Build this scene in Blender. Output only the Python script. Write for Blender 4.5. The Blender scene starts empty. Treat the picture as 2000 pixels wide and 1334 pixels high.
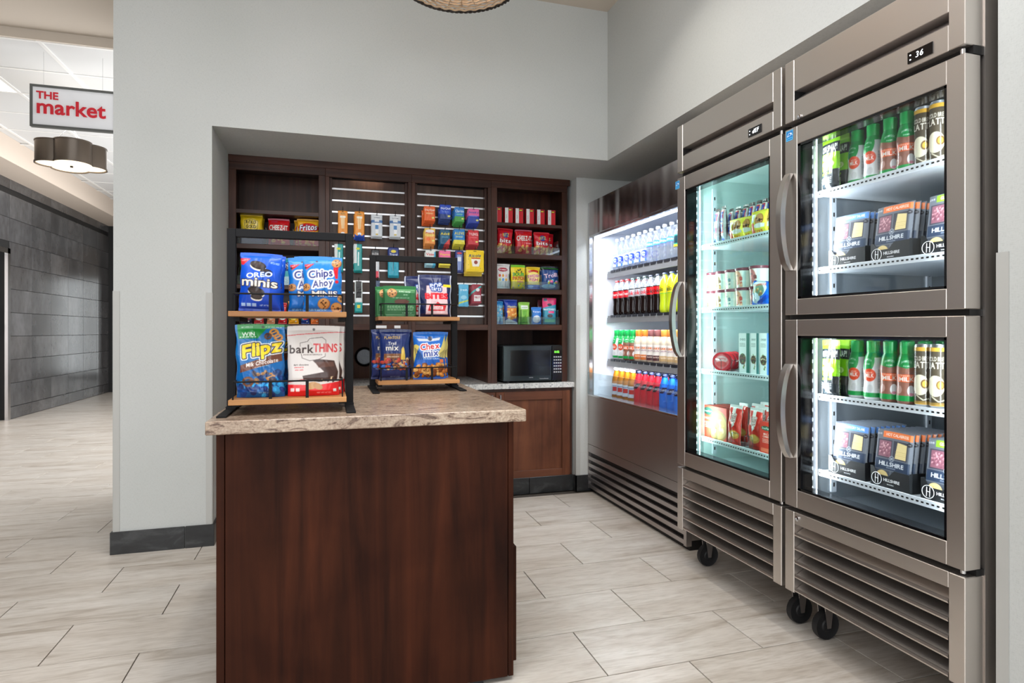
import bpy, math, random
import numpy as np
random.seed(7); RNG = np.random.default_rng(7)
SC = bpy.context.scene; COL = SC.collection
PI = math.pi
# ---------------------------------------------------------------- camera, world, lights, exposure
F_PX, YAW, HORIZON, EYE = 1190.0, math.radians(16.727), 646.3, 1.12
cam = bpy.data.cameras.new('camera'); cam_o = bpy.data.objects.new('camera', cam); COL.objects.link(cam_o)
cam.sensor_width = 36; cam.lens = 36 * F_PX / 2000; cam.shift_y = (HORIZON - 667) / 2000
cam.clip_start = .05; cam.clip_end = 60
cam_o.location = (0, 0, EYE); cam_o.rotation_euler = (PI / 2, 0, -YAW); SC.camera = cam_o
SC.view_settings.view_transform = 'Standard'; SC.view_settings.look = 'None'
SC.view_settings.gamma = 1; SC.view_settings.use_curve_mapping = False
SC.view_settings.exposure = 0.17
W = bpy.data.worlds.new('world'); SC.world = W; W.use_nodes = True
W.node_tree.nodes['Background'].inputs[0].default_value = (.93, .96, 1, 1)
W.node_tree.nodes['Background'].inputs[1].default_value = 1.1
def area(name, loc, size, power, col=(1, 1, 1), rot=(0, 0, 0), sy=None, parent=None, spread=None):
    l = bpy.data.lights.new(name, 'AREA'); l.energy = power; l.color = col; l.size = size
    if sy: l.shape = 'RECTANGLE'; l.size_y = sy
    if spread: l.spread = math.radians(spread)
    o = bpy.data.objects.new(name, l); COL.objects.link(o); o.location = loc; o.rotation_euler = rot
    if parent: o.parent = parent
    return o
area('lobby_ceiling_light', (-2.0, .6, 3.10), 2.2, 40, (.98, .985, 1), sy=2.6)
area('market_ceiling_light', (.3, 1.0, 3.10), 1.6, 46, (.99, .99, 1), sy=1.4)
area('rear_fill_light', (-.8, -4.2, 1.5), 6.0, 98, (.94, .97, 1), rot=(PI / 2, 0, 0), sy=2.4)  # added frontal fill from behind the camera, stands for no actual window
area('lobby_window_light', (-3.6, -1.2, 1.6), 2.6, 62, (.93, .97, 1), rot=(math.radians(86), 0, math.radians(-66)), sy=2.4)
area('corridor_window_light', (-.86, 7.6, 1.5), 5.4, 150, (.96, .98, 1), rot=(PI / 2, 0, PI / 2), sy=2.4)
area('corridor_light', (-2.3, 8.2, 3.2), 1.6, 26, (1, .97, .92), sy=5.5)
for _x, _y in ((.2, 2.55), (1.1, 2.4)):
    area('downlight_lamp', (_x, _y, 3.09), .12, 5, (1, .93, .84), spread=110)

# ---------------------------------------------------------------- reading the photograph onto real planes
_s, _c = math.sin(YAW), math.cos(YAW)
def _ray(u, v):
    t = (u - 1000) / F_PX
    return _s + t * _c, _c - t * _s, (HORIZON - v) / F_PX
def onX(u, v, X):
    r = _ray(u, v); k = X / r[0]; return X, k * r[1], EYE + k * r[2]
def onY(u, v, Y):
    r = _ray(u, v); k = Y / r[1]; return k * r[0], Y, EYE + k * r[2]

# ---------------------------------------------------------------- object helpers
def tag(o, label=None, cat=None, group=None, kind=None):
    if label: o['label'] = label
    if cat: o['category'] = cat
    if group: o['group'] = group
    if kind: o['kind'] = kind
    return o
def thing(name, label, cat, loc=(0, 0, 0), rz=0, group=None):
    o = bpy.data.objects.new(name, None); COL.objects.link(o); o.empty_display_size = .05
    o.location = loc; o.rotation_euler = (0, 0, rz); return tag(o, label, cat, group)
class MB:
    def __init__(s): s.v = []; s.f = []
    def add(s, vs, fs):
        n = len(s.v); s.v += [tuple(p) for p in vs]; s.f += [tuple(i + n for i in f) for f in fs]; return s
    def box(s, x0, x1, y0, y1, z0, z1, b=0):
        if b <= 0:
            return s.add([(x, y, z) for z in (z0, z1) for y in (y0, y1) for x in (x0, x1)],
                         [(0, 2, 3, 1), (4, 5, 7, 6), (0, 1, 5, 4), (2, 6, 7, 3), (0, 4, 6, 2), (1, 3, 7, 5)])
        vs = []; idx = {}
        X = ((x0, x0 + b), (x1, x1 - b)); Y = ((y0, y0 + b), (y1, y1 - b)); Z = ((z0, z0 + b), (z1, z1 - b))
        for i in (0, 1):
            for j in (0, 1):
                for k in (0, 1):
                    for a in range(3):
                        p = (X[i][a != 0], Y[j][a != 1], Z[k][a != 2])
                        idx[i, j, k, a] = len(vs); vs.append(p)
        F = []
        q = lambda *k: F.append([idx[x] for x in k])
        q((0,0,0,0),(0,0,1,0),(0,1,1,0),(0,1,0,0)); q((1,0,0,0),(1,1,0,0),(1,1,1,0),(1,0,1,0))
        q((0,0,0,1),(1,0,0,1),(1,0,1,1),(0,0,1,1)); q((0,1,0,1),(0,1,1,1),(1,1,1,1),(1,1,0,1))
        q((0,0,0,2),(0,1,0,2),(1,1,0,2),(1,0,0,2)); q((0,0,1,2),(1,0,1,2),(1,1,1,2),(0,1,1,2))
        for j in (0, 1):
            for k in (0, 1): q((0,j,k,1),(1,j,k,1),(1,j,k,2),(0,j,k,2))
        for i in (0, 1):
            for k in (0, 1): q((i,0,k,0),(i,1,k,0),(i,1,k,2),(i,0,k,2))
        for i in (0, 1):
            for j in (0, 1): q((i,j,0,0),(i,j,1,0),(i,j,1,1),(i,j,0,1))
        for i in (0, 1):
            for j in (0, 1):
                for k in (0, 1): F.append([idx[i,j,k,0], idx[i,j,k,1], idx[i,j,k,2]])
        return s.add(vs, F)
    def lathe(s, prof, n=20, cx=0, cy=0, cz=0, capb=True, capt=True):
        vs = [(cx + r * math.cos(2*PI*i/n), cy + r * math.sin(2*PI*i/n), cz + z) for r, z in prof for i in range(n)]
        m = len(prof)
        fs = [(k*n+i, k*n+(i+1) % n, (k+1)*n+(i+1) % n, (k+1)*n+i) for k in range(m-1) for i in range(n)]
        if capb: fs.append(tuple(range(n-1, -1, -1)))
        if capt: fs.append(tuple((m-1)*n+i for i in range(n)))
        return s.add(vs, fs)
    def tube(s, pts, r, n=8, closed=False):
        P = [np.array(p, float) for p in pts]; m = len(P); vs = []
        up = np.array((0, 0, 1.0)); prev = None
        for i in range(m):
            a = P[(i-1) % m] if (closed or i > 0) else P[i]; b = P[(i+1) % m] if (closed or i < m-1) else P[i]
            d = (b - a); d /= np.linalg.norm(d) + 1e-12
            if prev is None:
                ref = up if abs(d[2]) < .9 else np.array((1.0, 0, 0)); u = np.cross(d, ref)
            else: u = prev - d * (prev @ d)
            u /= np.linalg.norm(u) + 1e-12; prev = u; w = np.cross(d, u)
            for k in range(n):
                t = 2*PI*k/n; vs.append(P[i] + r * (u * math.cos(t) + w * math.sin(t)))
        fs = [(k*n+i, k*n+(i+1) % n, ((k+1) % m)*n+(i+1) % n, ((k+1) % m)*n+i) for k in range(m if closed else m-1) for i in range(n)]
        if not closed: fs += [tuple(range(n-1, -1, -1)), tuple((m-1)*n+i for i in range(n))]
        return s.add(vs, fs)
    def prism(s, poly, a0, a1, axis='y'):
        """poly in the other two axes (x,z) for y, (x,y) for z, (y,z) for x"""
        n = len(poly)
        mk = {'y': lambda p, a: (p[0], a, p[1]), 'z': lambda p, a: (p[0], p[1], a), 'x': lambda p, a: (a, p[0], p[1])}[axis]
        return s.add([mk(p, a) for a in (a0, a1) for p in poly],
                     [tuple(range(n)), tuple(range(2*n-1, n-1, -1))] + [(i, n+i, n+(i+1) % n, (i+1) % n) for i in range(n)])
    def mesh(s, name, m=None, smooth=False):
        me = bpy.data.meshes.new(name); me.from_pydata(s.v, [], s.f)
        if m: me.materials.append(m)
        me.validate(); fix_normals(me)
        if smooth: smooth_by_angle(me)
        return me
    def obj(s, name, m, parent=None, smooth=False, loc=None):
        return link(name, s.mesh(name, m, smooth), parent, loc)
import bmesh
def fix_normals(me):
    b = bmesh.new(); b.from_mesh(me); bmesh.ops.recalc_face_normals(b, faces=b.faces); b.to_mesh(me); b.free()
def smooth_by_angle(me, ang=40):
    me.shade_smooth()
    try: me.set_sharp_from_angle(angle=math.radians(ang))
    except Exception: pass
def link(name, me, parent=None, loc=None):
    o = bpy.data.objects.new(name, me); COL.objects.link(o)
    if parent: o.parent = parent
    if loc: o.location = loc
    return o
def dup(root, loc, rz=None, label=None, group=None, rx=None):
    r = root.copy(); COL.objects.link(r); r.location = loc
    if rz is not None or rx is not None:
        e = root.rotation_euler; r.rotation_euler = (e[0] if rx is None else rx, e[1], e[2] if rz is None else rz)
    if label: r['label'] = label
    if group: r['group'] = group
    for ch in KIDS.get(root.name, []):
        c = ch.copy(); COL.objects.link(c); c.parent = r
        for g in KIDS.get(ch.name, []):
            d = g.copy(); COL.objects.link(d); d.parent = c
    return r
KIDS = {}
def kid(parent, o):
    o.parent = parent; KIDS.setdefault(parent.name, []).append(o); return o
ORD = ['first', 'second', 'third', 'fourth', 'fifth', 'sixth', 'seventh', 'eighth', 'ninth', 'tenth', 'eleventh', 'twelfth']

# ---------------------------------------------------------------- materials (all node based)
def lin(c):
    c = np.asarray(c, float) / 255.0
    return np.where(c <= .04045, c / 12.92, ((c + .055) / 1.055) ** 2.4)
def rgba(c): return tuple(float(x) for x in lin(c)) + (1,)
def newmat(name):
    m = bpy.data.materials.new(name); m.use_nodes = True; nt = m.node_tree
    return m, nt, nt.nodes['Principled BSDF']
def mat(name, col, rough=.5, metal=0, spec=.5, emit=None, estr=0, bump=None, coat=0, trans=0):
    m, nt, p = newmat(name)
    p.inputs['Base Color'].default_value = rgba(col); p.inputs['Roughness'].default_value = rough
    p.inputs['Metallic'].default_value = metal; p.inputs['Specular IOR Level'].default_value = spec
    p.inputs['Coat Weight'].default_value = coat; p.inputs['Transmission Weight'].default_value = trans
    if emit: p.inputs['Emission Color'].default_value = rgba(emit); p.inputs['Emission Strength'].default_value = estr
    if bump: add_bump(nt, p, *bump)
    return m
def coords(nt, scale=(1, 1, 1), obj=True, rot=(0, 0, 0)):
    tc = nt.nodes.new('ShaderNodeTexCoord'); mp = nt.nodes.new('ShaderNodeMapping')
    mp.inputs['Scale'].default_value = scale; mp.inputs['Rotation'].default_value = rot
    nt.links.new(tc.outputs['Object'], mp.inputs[0]); return mp
def noise(nt, mp, scale, detail=4, dist=0, rough=.5):
    n = nt.nodes.new('ShaderNodeTexNoise'); n.inputs['Scale'].default_value = scale
    n.inputs['Detail'].default_value = detail; n.inputs['Distortion'].default_value = dist; n.inputs['Roughness'].default_value = rough
    nt.links.new(mp.outputs[0], n.inputs['Vector']); return n
def ramp(nt, src, stops):
    r = nt.nodes.new('ShaderNodeValToRGB'); e = r.color_ramp.elements
    while len(e) < len(stops): e.new(.5)
    for i, (p, c) in enumerate(stops): e[i].position = p; e[i].color = rgba(c)
    nt.links.new(src, r.inputs[0]); return r
def add_bump(nt, p, scale, strength, dist=.001, mapscale=(1, 1, 1), detail=3):
    n = noise(nt, coords(nt, mapscale), scale, detail); b = nt.nodes.new('ShaderNodeBump')
    b.inputs['Strength'].default_value = strength; b.inputs['Distance'].default_value = dist
    nt.links.new(n.outputs[0], b.inputs['Height']); nt.links.new(b.outputs[0], p.inputs['Normal'])
def mixc(nt, fac, a, b, mode='MIX'):
    n = nt.nodes.new('ShaderNodeMix'); n.data_type = 'RGBA'; n.blend_type = mode
    for i, x in ((0, fac), (6, a), (7, b)):
        if isinstance(x, (int, float)): n.inputs[i].default_value = x
        elif isinstance(x, tuple): n.inputs[i].default_value = x
        else: nt.links.new(x, n.inputs[i])
    return n.outputs[2]
def wood(name, dark, light, axis='z', rough=.38, scale=1.0, coat=.15, spec=.3):
    m, nt, p = newmat(name)
    sc = {'z': (14, 14, .9), 'x': (.9, 14, 14), 'y': (14, .9, 14)}[axis]
    mp = coords(nt, tuple(x * scale for x in sc)); mp2 = coords(nt, (3, 3, 3))
    n1 = noise(nt, mp, 1.6, 6, .6, .6); n2 = noise(nt, mp2, 1.2, 3, .4)
    r = ramp(nt, n1.outputs[0], [(.3, dark), (.72, light)])
    r2 = ramp(nt, n2.outputs[0], [(.3, (190, 180, 178)), (.75, (255, 255, 255))])
    nt.links.new(mixc(nt, 1.0, r.outputs[0], r2.outputs[0], 'MULTIPLY'), p.inputs['Base Color'])
    p.inputs['Roughness'].default_value = rough; p.inputs['Coat Weight'].default_value = coat; p.inputs['Coat Roughness'].default_value = .3; p.inputs['Specular IOR Level'].default_value = spec
    return m
def steel(name, col, rough=.36, axis='y', wave=0):
    m, nt, p = newmat(name); p.inputs['Metallic'].default_value = 1; p.inputs['Base Color'].default_value = rgba(col)
    sc = {'y': (120, 1.2, 120), 'z': (120, 120, 1.2), 'x': (1.2, 120, 120)}[axis]
    n = noise(nt, coords(nt, sc), 3, 3); n2 = noise(nt, coords(nt, (1, 1, 1)), 2.2, 2)
    mr = nt.nodes.new('ShaderNodeMapRange'); mr.inputs[3].default_value = rough - .05; mr.inputs[4].default_value = rough + .09
    nt.links.new(n.outputs[0], mr.inputs[0]); nt.links.new(mr.outputs[0], p.inputs['Roughness'])
    b = nt.nodes.new('ShaderNodeBump'); b.inputs['Strength'].default_value = .06; b.inputs['Distance'].default_value = .0006
    nt.links.new(n.outputs[0], b.inputs['Height'])
    b2 = nt.nodes.new('ShaderNodeBump'); b2.inputs['Strength'].default_value = .12; b2.inputs['Distance'].default_value = .02
    nt.links.new(n2.outputs[0], b2.inputs['Height']); nt.links.new(b2.outputs[0], b.inputs['Normal'])
    if wave:
        b2.inputs['Strength'].default_value = .9; b2.inputs['Distance'].default_value = wave
        n3 = noise(nt, coords(nt, (2.6, .2, .5)), 2.2, 1); nt.links.new(n3.outputs[0], b2.inputs['Height'])
    nt.links.new(b.outputs[0], p.inputs['Normal']); return m
def glass(name, tint=(255, 255, 255), ior=1.45, extra=0.0, gloss_rough=.0, milk=0, gain=1.0):
    m = bpy.data.materials.new(name); m.use_nodes = True; nt = m.node_tree; nt.nodes.clear()
    out = nt.nodes.new('ShaderNodeOutputMaterial'); tr = nt.nodes.new('ShaderNodeBsdfTransparent'); gl = nt.nodes.new('ShaderNodeBsdfGlossy')
    tr.inputs[0].default_value = rgba(tint); gl.inputs['Roughness'].default_value = gloss_rough
    fr = nt.nodes.new('ShaderNodeLayerWeight'); fr.inputs[0].default_value = .5
    pw = nt.nodes.new('ShaderNodeMath'); pw.operation = 'POWER'; pw.inputs[1].default_value = 5; nt.links.new(fr.outputs['Facing'], pw.inputs[0])
    f0 = ((ior - 1) / (ior + 1)) ** 2
    ma = nt.nodes.new('ShaderNodeMath'); ma.operation = 'MULTIPLY_ADD'; ma.inputs[1].default_value = gain * (1 - f0); ma.inputs[2].default_value = f0 + extra; ma.use_clamp = True
    mx = nt.nodes.new('ShaderNodeMixShader')
    nt.links.new(pw.outputs[0], ma.inputs[0]); nt.links.new(ma.outputs[0], mx.inputs[0]); nt.links.new(tr.outputs[0], mx.inputs[1]); nt.links.new(gl.outputs[0], mx.inputs[2])
    last = mx
    if milk:
        d = nt.nodes.new('ShaderNodeBsdfDiffuse'); d.inputs[0].default_value = rgba(tint); m2 = nt.nodes.new('ShaderNodeMixShader'); m2.inputs[0].default_value = milk
        nt.links.new(mx.outputs[0], m2.inputs[1]); nt.links.new(d.outputs[0], m2.inputs[2]); last = m2
    nt.links.new(last.outputs[0], out.inputs[0]); return m
def printed(name, rough, coat=0, spec=.5):
    m, nt, p = newmat(name); a = nt.nodes.new('ShaderNodeAttribute'); a.attribute_name = 'print'
    nt.links.new(a.outputs['Color'], p.inputs['Base Color']); p.inputs['Roughness'].default_value = rough
    p.inputs['Coat Weight'].default_value = coat; p.inputs['Specular IOR Level'].default_value = spec; return m
M = {}
M['foil'] = printed('printed_foil', .27, .12, .45); M['card'] = printed('printed_card', .5); M['film'] = printed('printed_film', .35, .2)
M['wood'] = wood('dark_cherry_wood', (52, 28, 19), (90, 54, 39)); M['wood_x'] = wood('dark_cherry_wood_rail', (52, 28, 19), (90, 54, 39), 'x')
M['wood_island'] = wood('island_wood', (36, 17, 9), (78, 39, 22), rough=.6, scale=.7, coat=0, spec=.12)
M['wood_door'] = wood('door_wood', (84, 47, 30), (128, 78, 52), rough=.45, scale=.7, coat=0); M['wood_door_x'] = wood('door_wood_rail', (84, 47, 30), (122, 74, 50), 'x', scale=.7)
M['tray'] = wood('tray_wood', (176, 122, 68), (212, 158, 98), 'x', .45, 1, .1)
M['slat'] = wood('slat_wood', (66, 46, 36), (98, 72, 58), 'z', .33)
M['steel'] = steel('brushed_steel', (213, 206, 200)); M['steel_v'] = steel('brushed_steel_upright', (206, 199, 194), axis='z')
M['steel_f1'] = steel('dark_steel', (190, 184, 182), .36, 'z'); M['steel_wavy'] = steel('wavy_steel', (184, 178, 178), .22, 'z', .045); M['chrome'] = mat('bright_metal', (210, 210, 212), .2, 1)
M['alu'] = mat('aluminium_strip', (225, 225, 228), .32, 1); M['handle'] = steel('handle_steel', (205, 200, 196), .3, 'z')
M['black'] = mat('black_gap', (10, 10, 11), .5); M['blackgloss'] = mat('black_gloss', (14, 14, 16), .12)
M['powder'] = mat('black_powder_coat', (22, 22, 24), .6, spec=.2); M['rubber'] = mat('rubber', (22, 22, 24), .6)
M['white'] = mat('white_plastic', (232, 234, 236), .4); M['greyp'] = mat('grey_plastic', (150, 152, 156), .5)
M['pusher'] = mat('shelf_pusher', (34, 36, 46), .45)
M['liner'] = mat('cooler_liner', (196, 204, 208), .35); M['liner_w'] = mat('white_cooler_liner', (228, 234, 244), .35)
M['liner_t'] = mat('pale_teal_liner', (202, 221, 220), .35)
M['liner_d'] = mat('grey_cooler_liner', (160, 168, 174), .3, .4)
M['shelfwire'] = mat('shelf_enamel', (214, 222, 230), .35)
M['glass'] = glass('door_glass', (250, 252, 252)); M['glass_teal'] = glass('freezer_glass', (236, 249, 246), extra=.01)
M['acrylic'] = glass('acrylic', (232, 240, 242), 1.49, .03, .02, .012); M['clear'] = glass('clear_plastic', (238, 243, 250), 1.4, .06, .08, .16)
M['window'] = mat('daylight_window', (255, 255, 255), .5, emit=(240, 250, 255), estr=2.6)
M['led'] = mat('led_dot', (255, 255, 255), .5, emit=(235, 248, 255), estr=5)
M['ledstrip'] = mat('led_diffuser', (255, 255, 255), .5, emit=(225, 236, 255), estr=3.2)
# ---------------------------------------------------------------- printing: shapes and lettering drawn on a grid, carried by the mesh as its own colours
SS = 3
_glyph = {}
def glyph(ch):
    if ch in _glyph: return _glyph[ch]
    cu = bpy.data.curves.new('g', 'FONT'); cu.body = ch; cu.size = 1; cu.resolution_u = 3; cu.offset = .02
    o = bpy.data.objects.new('g', cu); COL.objects.link(o); bpy.context.view_layer.update()
    me = bpy.data.meshes.new_from_object(o.evaluated_get(bpy.context.evaluated_depsgraph_get()))
    me.calc_loop_triangles()
    v = np.array([p.co[:2] for p in me.vertices]).reshape(-1, 2); t = np.array([p.vertices[:] for p in me.loop_triangles]).reshape(-1, 3)
    COL.objects.unlink(o); bpy.data.objects.remove(o); bpy.data.curves.remove(cu); bpy.data.meshes.remove(me)
    _glyph[ch] = (v, t); return _glyph[ch]
def word(s, gap=.07):
    tr = []; x = 0
    for ch in s:
        if ch == ' ': x += .3; continue
        v, t = glyph(ch)
        if not len(v): continue
        w = v[:, 0].max() - v[:, 0].min(); vv = v - [v[:, 0].min() - x, 0]; tr.append(vv[t]); x += w + gap
    tr = np.concatenate(tr); lo = tr.reshape(-1, 2).min(0); hi = tr.reshape(-1, 2).max(0)
    return (tr - lo) / (hi - lo)          # (n,3,2) in the unit box
_words = {}
def dilate(m, r):
    m = m.copy()
    for i in range(int(r)):
        a = m.copy(); a[1:] |= m[:-1]; a[:-1] |= m[1:]; a[:, 1:] |= m[:, :-1]; a[:, :-1] |= m[:, 1:]
        if i % 2: a[1:, 1:] |= m[:-1, :-1]; a[:-1, 1:] |= m[1:, :-1]; a[1:, :-1] |= m[:-1, 1:]; a[:-1, :-1] |= m[1:, 1:]
        m = a
    return m
class Canvas:
    """x 0..1 left to right, y 0..1 bottom to top; nx, ny = grid points"""
    def __init__(s, nx, ny, bg):
        s.nx, s.ny = int(nx), int(ny); s.w, s.h = s.nx * SS, s.ny * SS
        s.a = np.empty((s.h, s.w, 3)); s.a[:] = np.array(bg, float)
        s.X, s.Y = np.meshgrid((np.arange(s.w) + .5) / s.w, (np.arange(s.h) + .5) / s.h)
    def fill(s, m, c): s.a[m] = c
    def rect(s, x0, y0, x1, y1, c): s.a[int(max(0, y0) * s.h):int(round(y1 * s.h)), int(max(0, x0) * s.w):int(round(x1 * s.w))] = c
    def grad(s, y0, y1, c0, c1):
        k = np.clip((s.Y[:, :1] - y0) / (y1 - y0), 0, 1)[:, :, None]; m = (s.Y[:, 0] >= y0) & (s.Y[:, 0] <= y1)
        g = np.array(c0, float) * (1 - k) + np.array(c1, float) * k; s.a[m] = np.broadcast_to(g, s.a.shape)[m]
    def ell(s, cx, cy, rx, ry, c, rot=0):
        dx, dy = (s.X - cx) * s.w, (s.Y - cy) * s.h; r = math.radians(rot)
        u = dx * math.cos(r) + dy * math.sin(r); v = -dx * math.sin(r) + dy * math.cos(r)
        s.fill((u / (rx * s.w)) ** 2 + (v / (ry * s.w)) ** 2 <= 1, c)      # both radii in widths
    def poly(s, pts, c):
        m = np.zeros((s.h, s.w), bool); n = len(pts)
        for i in range(n):
            (x1, y1), (x2, y2) = pts[i], pts[(i + 1) % n]
            if y1 == y2: continue
            m ^= ((y1 > s.Y) != (y2 > s.Y)) & (s.X < (x2 - x1) * (s.Y - y1) / (y2 - y1) + x1)
        s.fill(m, c)
    def line(s, pts, wd, c):
        for (x1, y1), (x2, y2) in zip(pts[:-1], pts[1:]):
            ax, ay, bx, by = x1 * s.w, y1 * s.h, x2 * s.w, y2 * s.h; L2 = (bx-ax)**2 + (by-ay)**2 + 1e-9
            px, py = s.X * s.w, s.Y * s.h; t = np.clip(((px-ax)*(bx-ax) + (py-ay)*(by-ay)) / L2, 0, 1)
            s.fill((px - ax - t*(bx-ax))**2 + (py - ay - t*(by-ay))**2 <= (wd * s.w / 2)**2, c)
    def text(s, t, cx, cy, w, h, c, rot=0, out=None, ow=.02, shear=0, arc=0):
        """lettering fitted in a box w (widths) by h (heights) around cx, cy"""
        if t not in _words: _words[t] = word(t)
        tr = _words[t] - .5; x, y = tr[..., 0], tr[..., 1]
        px = (x + shear * y * (h * s.h) / (w * s.w)) * w * s.w; py = y * h * s.h + arc * (0.25 - x**2) * 4 * s.h
        r = math.radians(rot); qx = px * math.cos(r) - py * math.sin(r) + cx * s.w; qy = px * math.sin(r) + py * math.cos(r) + cy * s.h
        m = np.zeros((s.h, s.w), bool)
        for i in range(len(qx)):
            X, Y = qx[i], qy[i]; x0, x1 = int(max(0, X.min() - 1)), int(min(s.w, X.max() + 2)); y0, y1 = int(max(0, Y.min() - 1)), int(min(s.h, Y.max() + 2))
            if x1 <= x0 or y1 <= y0: continue
            gx = np.arange(x0, x1) + .5; gy = (np.arange(y0, y1) + .5)[:, None]
            e = [(X[(k+1) % 3] - X[k]) * (gy - Y[k]) - (Y[(k+1) % 3] - Y[k]) * (gx - X[k]) for k in range(3)]
            m[y0:y1, x0:x1] |= ((e[0] >= 0) & (e[1] >= 0) & (e[2] >= 0)) | ((e[0] <= 0) & (e[1] <= 0) & (e[2] <= 0))
        if out is not None: s.fill(dilate(m, max(1, ow * s.w)), out)
        s.fill(m, c)
    def lines(s, x0, y0, x1, y1, n, c, seed=1):           # rows of tiny print
        r = np.random.default_rng(seed); dh = (y1 - y0) / n
        for i in range(n):
            x = x0; y = y0 + dh * (i + .3)
            while x < x1 - .01:
                L = r.uniform(.03, .09); s.rect(x, y, min(x1, x + L), y + dh * .42, c); x += L + .02
    def blobs(s, x0, y0, x1, y1, cols, n, r0, seed=1, dark=None):
        r = np.random.default_rng(seed)
        for _ in range(n):
            cx, cy, q, c = r.uniform(x0, x1), r.uniform(y0, y1), r0 * r.uniform(.6, 1.2), cols[r.integers(len(cols))]
            rt = r.uniform(0, 180)
            if dark: s.ell(cx + q * .15, cy - q * .12, q, q * .75, dark, rt)
            s.ell(cx, cy, q, q * .7, c, rt); s.ell(cx - q * .2, cy + q * .15, q * .4, q * .25, tuple(min(255, k * 1.18 + 8) for k in c), rt)
    def cookie(s, cx, cy, r, seed=0):
        g = np.random.default_rng(seed); s.ell(cx, cy, r, r * .93, (150, 92, 48)); s.ell(cx - r * .05, cy + r * .05 * s.w / s.h, r * .9, r * .84, (200, 143, 84))
        for _ in range(9):
            t, q = g.uniform(0, 6.3), g.uniform(.1, .75) * r; s.ell(cx + q * math.cos(t), cy + q * math.sin(t) * s.w / s.h, r * .13, r * .11, (62, 34, 22))
    def grid(s):
        return s.a.reshape(s.ny, SS, s.nx, SS, 3).mean((1, 3))
def paint(nx, ny, bg, fn):
    c = Canvas(nx, ny, bg); fn(c); return c.grid()
def color_mesh(me, cols):           # cols: (nverts,3) in 0..255
    at = me.color_attributes.new('print', 'FLOAT_COLOR', 'POINT'); L = np.ones((len(cols), 4), np.float32); L[:, :3] = lin(cols)
    at.data.foreach_set('color', L.ravel())
def mesh_np(name, v, q, m, cols=None, smooth=True):
    me = bpy.data.meshes.new(name); me.vertices.add(len(v)); me.vertices.foreach_set('co', np.asarray(v, np.float32).ravel())
    q = np.asarray(q, np.int32); n, k = q.shape; me.loops.add(n * k); me.loops.foreach_set('vertex_index', q.ravel())
    me.polygons.add(n); me.polygons.foreach_set('loop_start', np.arange(0, n * k, k, dtype=np.int32)); me.polygons.foreach_set('loop_total', np.full(n, k, np.int32))
    me.update(calc_edges=True); me.materials.append(m)
    if cols is not None: color_mesh(me, cols)
    if smooth: smooth_by_angle(me, 50)
    return me
def gridq(nx, ny, off=0, flip=False):
    i = np.arange(nx - 1); j = np.arange(ny - 1); I, J = np.meshgrid(i, j); a = (J * nx + I).ravel() + off
    q = np.stack([a, a + 1, a + nx + 1, a + nx], 1); return q[:, ::-1] if flip else q
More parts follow.
